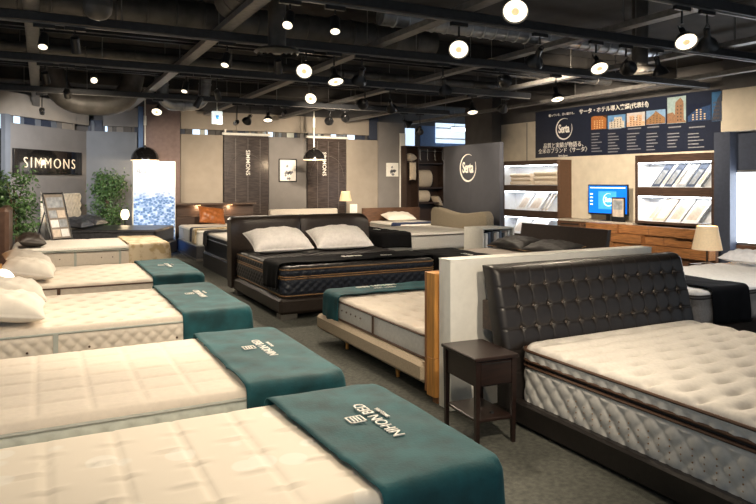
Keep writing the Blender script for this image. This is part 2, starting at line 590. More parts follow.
def pillow_mesh(L, W, T, m, n=22, seed=0, sag=0.0):
    u = np.sin(np.linspace(-1, 1, n + 1) * PI / 2)
    U, Vv = np.meshgrid(u, u, indexing='ij')
    pin = 1 - 0.07 * (1 - np.abs(Vv) ** 2) * np.abs(U) ** 4
    pin2 = 1 - 0.07 * (1 - np.abs(U) ** 2) * np.abs(Vv) ** 4
    X, Y = U * L / 2 * pin, Vv * W / 2 * pin2
    h = np.clip((1 - np.abs(U) ** 2.6) * (1 - np.abs(Vv) ** 2.6), 0, 1) ** 0.5
    wr = 0.010 * np.sin(U * 6 + Vv * 9 + seed) * h + 0.008 * np.sin(U * 13 - Vv * 5 + seed) * h
    V = []
    Zt = h * T * 0.62 + wr
    Zb = -h * T * 0.38
    lift = T * 0.38
    for Z in (Zt, Zb):
        Zz = np.maximum(Z + lift, 0.0) - sag * (U ** 2)
        V.append(np.stack([X, Y, Zz], -1).reshape(-1, 3))
    V = np.concatenate(V)
    Q = []
    k = (n + 1) ** 2
    for i in range(n):
        for j in range(n):
            a = i * (n + 1) + j
            Q.append((a, a + n + 1, a + n + 2, a + 1))
            Q.append((k + a, k + a + 1, k + a + n + 2, k + a + n + 1))
    ring = [(i, 0) for i in range(n)] + [(n, j) for j in range(n)] + [(i, n) for i in range(n, 0, -1)] + [(0, j) for j in range(n, 0, -1)]
    ids = [i * (n + 1) + j for i, j in ring]
    for a in range(len(ids)):
        b = (a + 1) % len(ids)
        Q.append((ids[a], k + ids[a], k + ids[b], ids[b]))
    return npmesh('pillow', V, Q, m)


def pillow(label, loc, rot, L, W, T, m, seed=0, group=None, piping=None, name='pillow'):
    o = obj(name, pillow_mesh(L, W, T, m, seed=seed))
    o.location = loc
    o.rotation_euler = rot
    tag(o, label, 'pillow', group)
    if piping is not None:
        pts = []
        n = 10
        for a, b in (((-1, -1), (1, -1)), ((1, -1), (1, 1)), ((1, 1), (-1, 1)), ((-1, 1), (-1, -1))):
            for k in range(n):
                s = k / n
                u, v = a[0] + (b[0] - a[0]) * s, a[1] + (b[1] - a[1]) * s
                pts.append((u * L / 2 * (1 - 0.10 * (1 - v * v) * abs(u) ** 4), v * W / 2 * (1 - 0.10 * (1 - u * u) * abs(v) ** 4), T * 0.38))
        MB().tube(pts, 0.006, 5, closed=True).build('piping', piping, o, True)
    return o


def bed_base(label, loc, rz, L, W, z0, z1, m, legm, name='divan_bed', b=0.02, legs=((-1, -1), (1, -1), (-1, 1), (1, 1)), group=None, legr=0.02):
    t = thing(name, label, 'bed', (loc[0], loc[1], 0), rz, group)
    MB().box(-L / 2, L / 2, -W / 2, W / 2, z0, z1, b).build('base_box', m, t)
    if z0 > 0.005:
        me = MB().lathe([(legr * 0.8, 0), (legr, z0 + 0.002)], 10).mesh('leg', legm, True)
        for sx, sy in legs:
            o = obj('leg', me, t)
            o.location = (sx * (L / 2 - 0.14), sy * (W / 2 - 0.10), 0)
    return t


# ------------------------------------------------------------------ the room
struct('floor', MB().box(-6, 14, -3, 19, -0.1, 0), CARPET)
struct('ceiling', MB().box(-6, 14, -3, 19, 3.72, 3.85), CEIL)
YB = 16.5
# back wall: deep wall behind the standing panels
struct('wall_back', MB().box(-6, 14, 17.2, 17.4, 0, 3.72), CONC)
struct('wall_left', MB().box(-3.6, -3.4, 6.5, 17.2, 0, 3.72), WALLG)


def xpx(px, Y):
    return aty(px, 182, Y).x


def panel(name, p0, p1, z0, z1, m, Y=YB, t=0.08):
    return struct(name, MB().box(xpx(p0, Y), xpx(p1, Y), Y, Y + t, z0, z1, 0.004), m)


ZP, ZB = 2.78, 2.91
panel('wall_panel_tan', 180.5, 223, 0, ZP, WALLT)
panel('wall_panel_grey', 269, 306.5, 0, ZP, WALLG)
panel('wall_panel_lit', 346.5, 378, 0, ZP, WALLT)
panel('wall_panel_tall', 378.4, 404, 0, 3.3, WALLG, YB - 0.05)
panel('trim_1', 400, 405.5, 0, 3.0, WHITE, YB - 0.10, 0.04)
panel('bulkhead_1', 180.5, 236, ZB, 3.36, WALLT, YB)
panel('bulkhead_2', 236.4, 300, ZB, 3.36, WALLT, YB)
panel('bulkhead_3', 300.4, 369, ZB, 3.36, WALLT, YB)
panel('wall_column_dark', 369, 378.3, 2.80, 3.5, NAVYW, YB + 0.1)
panel('wall_pillar', 144, 180, 0, 3.45, MAUVE, YB - 0.15, 0.4)
panel('wall_pillar_post', 138.5, 143.5, 0, 3.4, BLUEWALL, YB - 0.05, 0.1)
panel('wall_panel_blue', 86, 137, 0, ZP, WALLB)
panel('bulkhead_4', 103, 138, ZB, 3.36, WALLG, YB)
# angled corner wall that carries the big sign
P2 = Vector((xpx(86.4, YB), YB, 0))
UD = Vector((0.616, 0.788, 0))
ND = Vector((0.788, -0.616, 0))


def ang_box(t0, t1, n0, n1, z0, z1):
    a = MB()
    vs = []
    for z in (z0, z1):
        for n in (n0, n1):
            for t in (t0, t1):
                p = P2 - UD * t + ND * n
                vs.append((p.x, p.y, z))
    a.add(vs, [(0, 2, 3, 1), (4, 5, 7, 6), (0, 1, 5, 4), (2, 6, 7, 3), (0, 4, 6, 2), (1, 3, 7, 5)])
    return a


struct('wall_angled', ang_box(0.0, 2.47, -0.08, 0, 0, ZP - 0.02), WALLG)
struct('wall_angled_back', ang_box(-0.3, 3.4, -0.62, -0.5, 0, 3.72), CONC)
struct('bulkhead_5', ang_box(0.35, 2.9, -0.08, 0, ZB, 3.36), WALLT)
struct('bulkhead_6', ang_box(-0.1, 0.345, -0.08, 0, ZB, 3.36), WALLT)
struct('wall_end_post', ang_box(2.47, 2.6, -0.02, 0.08, 0, ZB), WALLB)
# clerestory blocks seen in the slot between panels and bulkhead
i = 0
blk = [WALLB, PALEG, WINDOWB, CONC, WALLT, WALLB, CONC, WINDOWB, WALLG, NAVYW]
rr = random.Random(3)
ts = struct('window_1', MB().box(xpx(88, 16.75), xpx(368, 16.75), 16.78, 16.8, ZP - 0.15, ZB + 0.15), NAVYW)
px = 88.0
while px < 366:
    wd = rr.choice((2.2, 3.0, 4.5, 7))
    if not (137 < px + wd and px < 181):
        MB().box(xpx(px, 16.75), xpx(min(px + wd, 367), 16.75), 16.74, 16.78, ZP - 0.12, ZB + 0.12).build('pane', rr.choice(blk), ts)
    px += wd + 0.5
ts2 = struct('window_2', ang_box(0.02, 2.45, -0.32, -0.30, ZP - 0.15, ZB + 0.15), NAVYW)
t = 0.05
while t < 2.35:
    wd = rr.choice((0.06, 0.1, 0.16, 0.3))
    ang_box(t, t + wd, -0.30, -0.27, ZP - 0.12, ZB + 0.12).build('pane', rr.choice(blk), ts2)
    t += wd + 0.02

# right-hand wall, turned four degrees from the beds
RA = math.radians(4.0)
RW0 = Vector((10.58, 8.0, 0))
RD = Vector((-math.sin(RA), math.cos(RA), 0))
RN = Vector((-math.cos(RA), -math.sin(RA), 0))


def onw(px, py, n=0.0):
    """(distance along the right wall, height) of a pixel on the plane n metres in front of it"""
    k = (px - CX) / F
    dx, dy = S_ + k * C_, C_ - k * S_
    o = RW0 + RN * n
    # o + s*RD = d*(dx,dy)
    det = dx * (-RD.y) - dy * (-RD.x)
    d = (o.x * (-RD.y) - o.y * (-RD.x)) / det
    p = Vector((d * dx, d * dy, 0))
    return (p - o).dot(RD), CH - (py - HY) / F * d


def wbox(mb, s0, s1, n0, n1, z0, z1, b=0.0):
    """box in the wall's own frame: x = out of the wall into the room (negative x local), y = along"""
    return mb.box(-max(n0, n1), -min(n0, n1), min(s0, s1), max(s0, s1), min(z0, z1), max(z0, z1), b)


def wthing(name, label, cat, group=None):
    return thing(name, label, cat, (RW0.x, RW0.y, 0), RA, group)


def wstruct(name, mb, m):
    o = struct(name, mb, m)
    o.location = (RW0.x, RW0.y, 0)
    o.rotation_euler = (0, 0, RA)
    return o


sF = onw(493, 150)[0]
wstruct('wall_right', wbox(MB(), -7.5, sF + 0.1, -0.2, 0, 0, 3.02), CREAMW)
wstruct('wall_right_upper', wbox(MB(), -7.5, sF + 0.1, -0.2, 0.01, 3.02, 3.72), CONC)
wstruct('trim_2', wbox(MB(), onw(527, 130)[0] - 0.01, onw(527, 130)[0] + 0.01, 0, 0.006, 0, 3.0), GREYRAIL)
# columns
wstruct('wall_column_far', wbox(MB(), onw(492, 120, 0.3)[0], onw(465, 120, 0.3)[0], -0.1, 0.3, 0, 3.72), CONC)
s_c0, s_c1 = onw(714, 200, 0.45)[0], onw(730, 200, 0.45)[0]
wstruct('wall_column_near', wbox(MB(), s_c1, s_c0, 0.0, 0.45, 0, onw(722, 132, 0.45)[1]), NAVYW)
wstruct('wall_block_cream', wbox(MB(), -7.5, onw(722, 132, 0.5)[0], 0.0, 0.50, onw(722, 132, 0.5)[1], onw(722, 90, 0.5)[1], 0.01), CREAMW)
wstruct('wall_block_dark', wbox(MB(), -7.5, onw(722, 132, 0.5)[0], 0.0, 0.48, onw(722, 90, 0.5)[1], 3.72), CONC)
wstruct('wall_navy', wbox(MB(), -7.5, s_c1, 0.0, 0.2, 0, onw(722, 132, 0.5)[1]), NAVYW)
# daylit bay behind the storage shelf
wb_ = struct('window_3', MB().box(xpx(420, 17), xpx(470, 17), 16.95, 17.0, 2.55, 3.3), BLUEWALL)
MB().box(xpx(436, 16.9), xpx(467, 16.9), 16.90, 16.94, aty(440, 143, 16.9).z, aty(440, 123, 16.9).z).build('pane', WINDOWB, wb_)
for py in (138.5, 128):
    z = aty(440, py, 16.9).z
    MB().box(xpx(436, 16.88), xpx(467, 16.88), 16.88, 16.90, z - 0.02, z + 0.02).build('glazing_bar', WHITE, wb_)
MB().box(xpx(404, 17), xpx(413, 17), 16.9, 16.94, 2.5, 3.2).build('pane', WINDOWB, wb_)
tl = aty(452, 131, 16.2)
tl1 = aty(468, 131, 16.2)
t = thing('tube_light', 'glowing white fluorescent tube light high up in the blue daylit bay', 'light', tl)
MB().box(0, tl1.x - tl.x, -0.03, 0.03, 0, 0.10, 0.01).build('diffuser', LIGHTBOX, t)
MB().box(-0.02, tl1.x - tl.x + 0.02, -0.04, 0.04, 0.10, 0.14).build('housing', WHITE, t)
for dx in (0.1, tl1.x - tl.x - 0.1):
    MB().tube([(dx, 0, 0.14), (dx, 0, 3.72 - tl.z)], 0.006, 5).build('rod', GREYRAIL, t)

# ------------------------------------------------------------------ ceiling: tracks, trays, ducts
TRKS = (0.7, 2.3, 3.65, 4.95, 6.75, 8.95, 11.95)  # the two nearest tracks are added out of view to carry fill lamps
ZT = 3.06
for Yt in TRKS:
    t = thing('lighting_track', 'long black lighting track hung ' + {0.7: 'unseen behind the foremost bed, added for fill light', 2.3: 'unseen over the foremost bed, added for fill light', 3.65: 'over the white partition', 4.95: 'over the linen platform bed', 6.75: 'over the foot of the wide black bed', 8.95: 'over the wide leather headboard', 11.95: 'before the hanging screens'}[Yt], 'track', (0, Yt, 0), 0, 'parallel black lighting tracks')
    xe = {8.95: 7.6, 11.95: 7.9}.get(Yt, 9.3)
    MB().box(-3.3, xe, -0.045, 0.045, ZT, ZT + 0.09, 0.008).build('track_channel', TRACK, t)
    MB().box(-3.3, xe, -0.012, 0.012, ZT - 0.012, ZT).build('conductor_slot', GREYRAIL, t)
    rod = MB().tube([(0, 0, ZT + 0.085), (0, 0, 3.72)], 0.006, 5).mesh('hanger_rod', GREYRAIL)
    for k in range(7):
        o = obj('hanger_rod', rod, t)
        o.location = (-2.6 + k * 1.65, 0, 0)
for Yt in (7.9, 10.4, 13.2):
    t = thing('cable_tray', 'dark flat cable tray crossing the ceiling ' + {5.75: 'over the foot of the linen bed', 7.9: 'over the wide black bed', 10.4: 'over the ivory bed', 13.2: 'over the bed under the black sign'}[Yt], 'cable tray', (0, Yt, 0), 0, 'dark cable trays')
    xe = 8.9 if Yt < 6 else 7.9
    MB().box(-3.3, xe, -0.09, 0.09, ZT + 0.20, ZT + 0.22).build('tray_bed', BLACKM, t)
    for sy in (-1, 1):
        MB().box(-3.3, xe, sy * 0.09 - 0.008, sy * 0.09 + 0.008, ZT + 0.175, ZT + 0.265).build('side_rail', BLACKM, t)
    rod = MB().tube([(0, 0, ZT + 0.21), (0, 0, 3.72)], 0.006, 5).mesh('hanger_rod', GREYRAIL)
    for k in range(6):
        o = obj('hanger_rod', rod, t)
        o.location = (-2.2 + k * 1.95, 0, 0)
CHN = {-0.07: 'over the heads of the teal-covered beds', 1.7: 'over the aisle at the feet of the teal-covered beds', 3.47: 'over the wide black bed',
       5.3: 'over the charcoal bed with slanted headboard', 7.1: 'over the tweed-headboard bed', 8.9: 'next to the navy wall banner'}
for Xt in CHN:
    t = thing('steel_channel', 'grey steel channel under the ceiling ' + CHN[Xt], 'steel channel', (Xt, 0, 0), 0, 'grey steel channels')
    y0, y1 = 2.0, 15.5
    MB().box(-0.06, 0.06, y0, y1, ZT + 0.10, ZT + 0.112).build('web', GREYRAIL, t)
    for sx in (-1, 1):
        MB().box(sx * 0.06 - 0.006, sx * 0.06 + 0.006, y0, y1, ZT + 0.10, ZT + 0.16).build('flange', GREYRAIL, t)
    rod = MB().tube([(0, 0, ZT + 0.11), (0, 0, 3.72)], 0.006, 5).mesh('hanger_rod', GREYRAIL)
    for k in range(6):
        o = obj('hanger_rod', rod, t)
        o.location = (0, 2.6 + k * 2.2, 0)
for k, Yt in enumerate((4.3, 8.45, 10.9, 14.0)):
    b = MB().box(-6, 14, Yt - 0.16, Yt + 0.16, 3.50, 3.72, 0.01).build('ceiling_beam', CEIL)
    b['kind'] = 'structure'


def duct(label, pts, r, m, name='duct', ribs=0.30, group=None):
    """round duct along pts (corners rounded) with seam ribs"""
    P = [Vector(p) for p in pts]
    path = [P[0]]
    for i in range(1, len(P) - 1):
        a, b, c = P[i - 1], P[i], P[i + 1]
        q = min((a - b).length, (c - b).length, r * 2.4) * 0.9
        s, e = b + (a - b).normalized() * q, b + (c - b).normalized() * q
        for k in range(9):
            u = k / 8
            path.append(s * (1 - u) ** 2 + b * 2 * u * (1 - u) + e * u * u)
    path.append(P[-1])
    base = path[0].copy()
    t = thing(name, label, 'duct', base, 0, group)
    MB().tube([p - base for p in path], r, 20).build('duct_skin', m, t, True)
    for a, b in zip(path[:-1], path[1:]):
        ln = (b - a).length
        n = int(ln / ribs)
        if n > 1:
            d = (b - a).normalized()
            q = Vector((0, 0, 1)).rotation_difference(d)
            me = MB().lathe([(r, -0.014), (r + 0.010, -0.006), (r + 0.010, 0.006), (r, 0.014)], 20, cap=False).mesh('seam_ring', m, True)
            for k in range(1, n):
                o = obj('seam_ring', me, t)
                o.location = a + d * ln * k / n - base
                o.rotation_mode = 'QUATERNION'
                o.rotation_quaternion = q
    return t


duct('wide dark ventilation duct with a rounded elbow crossing the ceiling', [(-3.2, 5.25, 3.44), (1.75, 5.25, 3.44), (1.75, 6.6, 3.44)], 0.20, DUCT)
duct('second dark ventilation duct parallel behind the elbowed one', [(-3.2, 7.35, 3.42), (4.6, 7.35, 3.42)], 0.17, DUCT)
dd_ = duct('short dark duct dropping beside the wide one with a round end', [(0.45, 6.2, 3.66), (0.45, 6.2, 3.12)], 0.12, DUCT)
MB().lathe([(0.12, 0), (0.11, -0.05), (0.075, -0.09), (0.02, -0.11)], 20, o=(0, 0, -0.54)).build('end_cap', DUCT, dd_, True)
duct('bright spiral-seam galvanised duct above the upholstered beds', [(3.2, 6.15, 3.36), (7.6, 6.15, 3.36)], 0.10, GALV, ribs=0.16)
duct('bulging dark duct hung low near the angled sign wall', [(0.18, 12.6, 3.55), (0.30, 12.6, 2.98), (1.4, 12.6, 2.98), (1.5, 12.6, 3.55)], 0.20, DUCT)
duct('thin ribbed duct curling beside the bulging one', [(1.95, 12.3, 3.72), (1.97, 12.3, 3.0), (2.7, 12.3, 3.03), (2.75, 12.3, 3.72)], 0.11, GALV, ribs=0.12)
duct('dark pipe with flanged end reaching over the navy banner', [(6.2, 8.2, 3.34), (8.7, 8.2, 3.34)], 0.085, DUCT)
o = duct('long slim dark pipe over the black double bed', [(-3.2, 9.5, 3.32), (7.4, 9.5, 3.32)], 0.07, DUCT, ribs=0.6)

# ceiling air diffusers
for px, py, Y, wh in ((277, 54, 6.3, 'above the foot of the linen bed'), (640, 72, 5.35, 'beside the navy banner')):
    p = aty(px, py, Y)
    t = thing('air_diffuser', 'round ceiling air diffuser of concentric black rings ' + wh, 'air vent', (p.x, p.y, p.z), 0, 'round air diffusers')
    for k, r in enumerate((0.20, 0.145, 0.09)):
        MB().lathe([(r, 0.0), (r + 0.03, 0.02 + k * 0.006), (r - 0.01, 0.05), (r - 0.02, 0.03)], 24, cap=False).build('ring', DUCT, t, True)
    MB().lathe([(0.04, 0), (0.09, 0.05), (0.09, 3.72 - p.z)], 16).build('neck', DUCT, t, True)

# ------------------------------------------------------------------ track lamps
ADP = MB().box(-0.09, 0.09, -0.02, 0.02, -0.035, 0.0, 0.004).mesh('adapter', BLACKM)
BELL = MB().lathe([(0.026, 0.0), (0.030, -0.05), (0.034, -0.075), (0.075, -0.115), (0.098, -0.165), (0.102, -0.185), (0.098, -0.185), (0.092, -0.165), (0.065, -0.115)], 24, cap=False).mesh('bell_shade', BLACKM, True)
CAPB = MB().lathe([(0.012, 0.02), (0.026, 0.012), (0.028, 0.0)], 16).mesh('rear_cap', BLACKM, True)
FACE = MB().lathe([(0.030, -0.178), (0.091, -0.170)], 24, cap=False).mesh('bulb_face', BULB, True)
CORE = MB().lathe([(0.005, -0.186), (0.022, -0.184), (0.030, -0.174)], 16).mesh('bulb_core', BULBC, True)
YOKE = MB().tube([(-0.04, 0, -0.05), (-0.04, 0, 0.03), (0, 0, 0.055), (0.04, 0, 0.03), (0.04, 0, -0.05)], 0.006, 6).mesh('yoke', BLACKM, True)
CYL = MB().lathe([(0.030, 0.03), (0.045, 0.02), (0.048, -0.14), (0.044, -0.14)], 20, cap=False).add([], []).mesh('can_body', BLACKM, True)
CYLB = MB().lathe([(0.001, 0.03), (0.030, 0.03)], 16, cap=False).mesh('rear_cap', BLACKM)
CYLF = MB().lathe([(0.004, -0.132), (0.044, -0.135)], 20, cap=False).mesh('bulb_face', BULB, True)
CYLFD = MB().lathe([(0.004, -0.120), (0.044, -0.125)], 20, cap=False).mesh('lens', BLACKM, True)


TRKNAME = {0.7: 'unseen behind the foremost bed, added for fill light', 2.3: 'unseen over the foremost bed, added for fill light', 3.65: 'over the white partition', 4.95: 'over the linen bed', 6.75: 'over the black bed',
           8.95: 'over the leather headboard', 11.95: 'before the hanging screens'}


def lamp(pos, target, kind='bell', lit=True, power=60.0, cone=70, cool=False, row=2.3):
    """track spotlight hanging at pos, aimed at target"""
    if kind == 'bell':
        lab = 'black bell spotlight with glowing round face' if lit == 'face' else 'black bell spotlight showing its dark shell'
        grp = 'bell spotlights facing into view' if lit == 'face' else 'bell spotlights turned away'
    else:
        lab = 'small black cylindrical spotlight ' + ('switched on' if lit else 'turned away')
        grp = 'small cylindrical spotlights ' + ('lit' if lit else 'dark')
    lab += ' on the track ' + TRKNAME[row]
    grp += ' ' + TRKNAME[row]
    dist = (Vector(target) - Vector(pos)).length
    power = power * 0.42 * (dist / 2.6) ** 1.7 * (0.85 if row < 1 else 0.38 if row < 3 else 0.9 if row < 6 else 1.35 if row < 8 else 1.8 if row < 10 else 3.2) * (3.4 if target[0] > 7.5 and row < 9 else 1.0)
    t = thing('track_spotlight', lab, 'spotlight', pos, 0, grp)
    up = ZT - pos[2] - 0.012
    if up > 0:
        o = obj('adapter', ADP, t)
        o.location = (0, 0, up)
        MB().tube([(0, 0, up - 0.03), (0, 0, 0.05)], 0.009, 6).build('stem', BLACKM, t)
    d = (Vector(target) - Vector(pos)).normalized()
    q = Vector((0, 0, -1)).rotation_difference(d)
    parts = (YOKE, CAPB, BELL, FACE, CORE) if kind == 'bell' else ((YOKE, CYLB, CYL, CYLF) if lit else (YOKE, CYLB, CYL, CYLFD))
    for me in parts:
        o = obj(me.name.split('.')[0], me, t)
        o.rotation_mode = 'QUATERNION'
        o.rotation_quaternion = q
        o.scale = (0.9, 0.9, 0.9)
    if power > 0:
        l = bpy.data.lights.new('spot', 'SPOT')
        l.energy = power * LAMP_W
        l.color = (0.95, 0.97, 1.0) if cool else (1.0, 0.84, 0.64)
        l.spot_size = math.radians(cone)
        l.spot_blend = 0.85
        l.shadow_soft_size = 0.06
        lo = bpy.data.objects.new('spot', l)
        COL.objects.link(lo)
        lo.parent = t
        lo.location = d * 0.20
        lo.rotation_mode = 'QUATERNION'
        lo.rotation_quaternion = q
    return t


BW = 150
LAMPS = [
    # px, py, row, target, kind, lit, power, cone
    (516, 2, 3.65, (1.0, 1.4, 0.5), 'bell', 'face', BW, 85),
    (459, 43, 4.95, (1.3, 2.0, 0.5), 'bell', 'face', BW, 85),
    (682, 30, 3.65, (3.6, 2.0, 0.5), 'bell', 'face', BW, 85),
    (306, 65, 6.75, (0.9, 3.8, 0.5), 'bell', 'face', BW, 85),
    (596, 58, 4.95, (4.3, 3.3, 0.5), 'bell', 'face', BW, 85),
    (334, 70, 6.75, (2.8, 5.6, 0.4), 'bell', 'face', BW, 85),
    (313, 94, 8.95, (1.4, 6.0, 0.5), 'bell', 'face', BW, 85),
    (290, 16, 4.95, (0.6, 3.2, 0.5), 'can', True, 90, 60),
    (335, 18, 4.95, (1.6, 3.6, 0.4), 'can', True, 90, 60),
    (472, 104, 8.95, (6.0, 8.1, 0.5), 'bell', 'face', BW, 85),
    (268, 113, 11.95, (3.5, 11.0, 0.5), 'bell', 'face', BW, 85),
    (94, 77, 8.95, (0.35, 4.6, 0.6), 'can', True, 110, 70),
    (556, 89, 6.75, (5.9, 5.9, 0.5), 'bell', 'face', BW, 85),
    (158, 105, 11.95, (1.1, 9.9, 0.5), 'bell', 'face', BW, 85),
    (44, 37, 6.75, (-0.2, 5.2, 0.5), 'can', True, 90, 60),
    (75, 39, 6.75, (0.6, 8.1, 0.5), 'can', False, 130, 65),
    (227, 56, 6.75, (0.9, 5.6, 0.5), 'can', True, 90, 60),
    (186, 84, 8.95, (1.0, 7.8, 0.5), 'can', True, 190, 65),
    (200, 99, 8.95, (0.8, 9.2, 0.5), 'can', False, 70, 60),
    (42, 110, 11.95, (0.2, 15.6, 1.8), 'can', 'cool', 150, 70),
    (45, 74, 8.95, (0.6, 10.9, 0.5), 'can', False, 190, 65),
    (67, 92, 8.95, (0.9, 15.0, 0.8), 'can', False, 200, 60),
    (362, 70, 6.75, (3.5, 8.7, 0.8), 'bell', 'back', BW * 1.5, 75),
    (278, 62, 6.75, (2.9, 8.0, 0.5), 'can', False, 90, 70),
    (443, 80, 6.75, (5.6, 7.6, 0.6), 'bell', 'back', BW, 80),
    (540, 50, 4.95, (4.9, 7.4, 0.8), 'bell', 'back', BW * 0.8, 70),
    (626, 62, 4.95, (10.0, 7.9, 1.3), 'bell', 'back', BW * 1.2, 60),
    (657, 58, 4.95, (6.7, 4.8, 0.6), 'bell', 'back', BW * 1.3, 80),
    (707, 30, 3.65, (6.5, 4.6, 0.6), 'bell', 'cool', BW * 2.2, 70),
    (500, 78, 6.75, (10.2, 9.3, 2.3), 'bell', 'back', BW * 1.2, 55),
    (505, 100, 8.95, (8.15, 11.5, 1.7), 'bell', 'back', BW * 0.6, 60),
    (365, 101, 8.95, (6.2, 16.4, 1.6), 'bell', 'back', BW * 1.6, 45),
    (390, 102, 8.95, (6.8, 11.2, 0.6), 'bell', 'back', BW * 1.2, 75),
    (345, 108, 11.95, (7.6, 16.4, 2.0), 'bell', 'back', BW * 0.9, 45),
    (330, 119, 11.95, (6.4, 16.5, 2.1), 'bell', 'back', BW * 0.9, 40),
    (250, 116, 11.95, (3.0, 14.8, 0.9), 'bell', 'back', BW, 70),
    (237, 122, 11.95, (3.3, 16.4, 2.2), 'can', True, 90, 45),
    (404, 120, 11.95, (8.1, 11.7, 1.9), 'bell', 'face', 60, 60),
    (420, 127, 11.95, (8.4, 14.5, 0.7), 'bell', 'back', BW * 1.2, 70),
    (285, 107, 11.95, (4.6, 16.4, 1.8), 'can', False, 80, 50),
    (217, 92, 8.95, (3.4, 11.5, 0.5), 'can', False, 80, 60),
]
for px, py, row, tg, kind, lit, pw, cone in LAMPS:
    p = aty(px, py, row)
    p.z = min(p.z, ZT - 0.13)
    lamp(p, tg, kind, lit, pw, cone, cool=(lit == 'cool'), row=row)
# spotlights added out of view as fill for the near beds and partition
lamp((0.8, 3.65, 2.92), (0.5, 5.2, 0.35), 'can', True, 260, 65, row=3.65)  # unseen can added above the frame to brighten the dimple-tufted bed's side
for X, tg in ((-0.6, (0.2, 1.2, 0.5)), (0.9, (0.9, 2.9, 0.5)), (2.4, (3.4, 2.6, 0.5)), (3.9, (4.2, 2.4, 0.5)), (1.6, (2.2, 4.4, 0.2))):
    lamp((X, 2.3, 2.88), tg, 'bell', 'back', BW, 85)

for X, tg, pw in ((0.6, (1.5, 3.2, 0.35), 0.8), (2.1, (2.75, 3.8, 0.75), 2.2), (-0.9, (0.3, 5.2, 0.5), 0.9)):  # added unseen lamps that brighten the faces turned to the camera
    lamp((X, 0.7, 2.88), tg, 'bell', 'back', BW * pw, 60, row=0.7)

# ------------------------------------------------------------------ left-hand row of beds
TEALTXT = PRINT


def emblem(parent, x, y, z, s, right, m=PRINT):
    """stacked-bars emblem of the teal throws, drawn in the plane z"""
    r = Vector(right)
    u = Vector((0, 0, 1)).cross(r)
    mb = MB()

    def quad(a0, a1, b0, b1):
        vs = []
        for zz in (z, z + 0.003):
            for b in (b0, b1):
                for a in (a0, a1):
                    p = Vector((x, y, 0)) + r * a * s + u * b * s
                    vs.append((p.x, p.y, zz))
        mb.add(vs, [(0, 2, 3, 1), (4, 5, 7, 6), (0, 1, 5, 4), (2, 6, 7, 3), (0, 4, 6, 2), (1, 3, 7, 5)])
    quad(-0.5, 0.5, 0.42, 0.5)
    quad(-0.5, 0.5, -0.5, -0.42)
    quad(-0.5, -0.43, -0.5, 0.5)
    for b in (0.20, 0.0, -0.20):
        quad(-0.34, 0.5, b - 0.045, b + 0.045)
    quad(0.43, 0.5, -0.5, 0.5)
    return mb.build('emblem', m, parent)


def nihon_throw(label, loc, L, W, z1, zb, cover, seed, slant=0.0, tw=0.50):
    t = throw(label, loc, 0, L, W, z1, zb, L / 2 - cover, 9, TEAL, seed=seed, group=None, slant=slant)
    zt = z1 + 0.020 + 0.007 + 0.006
    xt = L / 2 - 0.245
    s = tw / 0.50 * 0.88
    place_text('lettering', 'NIHON BED', 0.085 * s, PRINT, (xt, 0.02, zt), (0, 1, 0), (-1, 0, 0), t)
    place_text('lettering', 'SINCE 1926', 0.027 * s, PRINT, (xt + 0.062 * s, 0.08, zt), (0, 1, 0), (-1, 0, 0), t, bold=0.0005)
    emblem(t, xt - 0.095 * s, 0.06, zt - 0.002, 0.085 * s, (0, 1, 0))
    return t


ZM = 0.56
# (foot x, y0, y1)
bedspec = [(1.52, 1.93, 2.98), (1.46, 3.22, 4.47), (1.53, 5.22, 6.74), (1.63, 7.42, 8.98)]
LB = 2.02
for k, (xf, y0, y1) in enumerate(bedspec):
    c = (xf - LB / 2, (y0 + y1) / 2)
    W = y1 - y0
    nm = ['foremost teal-covered bed', 'bed with square-quilted mattress', 'bed with two pillows and dimpled mattress', 'teal-covered bed next to the ivory one'][k]
    bed_base('low cream upholstered base under the ' + nm, c, 0, LB - 0.06, W - 0.04, 0.08, 0.29, LINEN, ESPRESSO)
    if k == 0:
        mattress('ivory leaf-patterned mattress with panel quilting, foremost of the row', c, 0, LB, W, 0.29, ZM, top_dash(0.245, 0.165, 0.008), diamond(0.10, 0.10, 0.010),
                 CREAM2, CREAM, PALEG, step=0.016, nz=14)
    elif k == 1:
        mattress('cream mattress quilted in squares with pale diamond-stitched side', c, 0, LB, W, 0.29, ZM, top_grid(0.235, 0.195, 0.007), diamond(0.115, 0.115, 0.018),
                 CREAM, SIDEG, PALEG, step=0.014, nz=14)
    elif k == 2:
        mattress('cream dimple-tufted mattress with diamond-stitched side and vertical strap', c, 0, LB, W, 0.29, ZM, top_tuft(0.21, 0.165, 0.022, 0.032, 0.020), diamond(0.095, 0.095, 0.020),
                 CREAM, CREAM, PALEG, step=0.014, nz=20, seams=(-0.42,), sidebuttons=([(-0.6, 0.40), (0.42, 0.40), (-0.2, 0.40)], BROWNT))
    else:
        mattress('cream tufted mattress with brown edge piping beside the ivory bed', c, 0, LB, W, 0.29, ZM, top_tuft(0.24, 0.19, 0.022, 0.034, 0.022), diamond(0.085, 0.085, 0.012),
                 CREAM, CREAM, BROWNT, step=0.02, nz=14, seams=(-0.45,))
    nihon_throw(['teal velvet throw with large white emblem on the foremost bed', 'teal velvet throw over the foot of the square-quilted bed',
                 'teal velvet throw over the foot of the dimple-tufted bed with pillows', 'teal velvet throw on the bed next to the ivory one'][k],
                c, LB, W, ZM, 0.24, 0.545, k * 1.7 + 0.4, slant=(-0.06 if k == 0 else 0.0), tw=[0.50, 0.50, 0.50, 0.48][k])

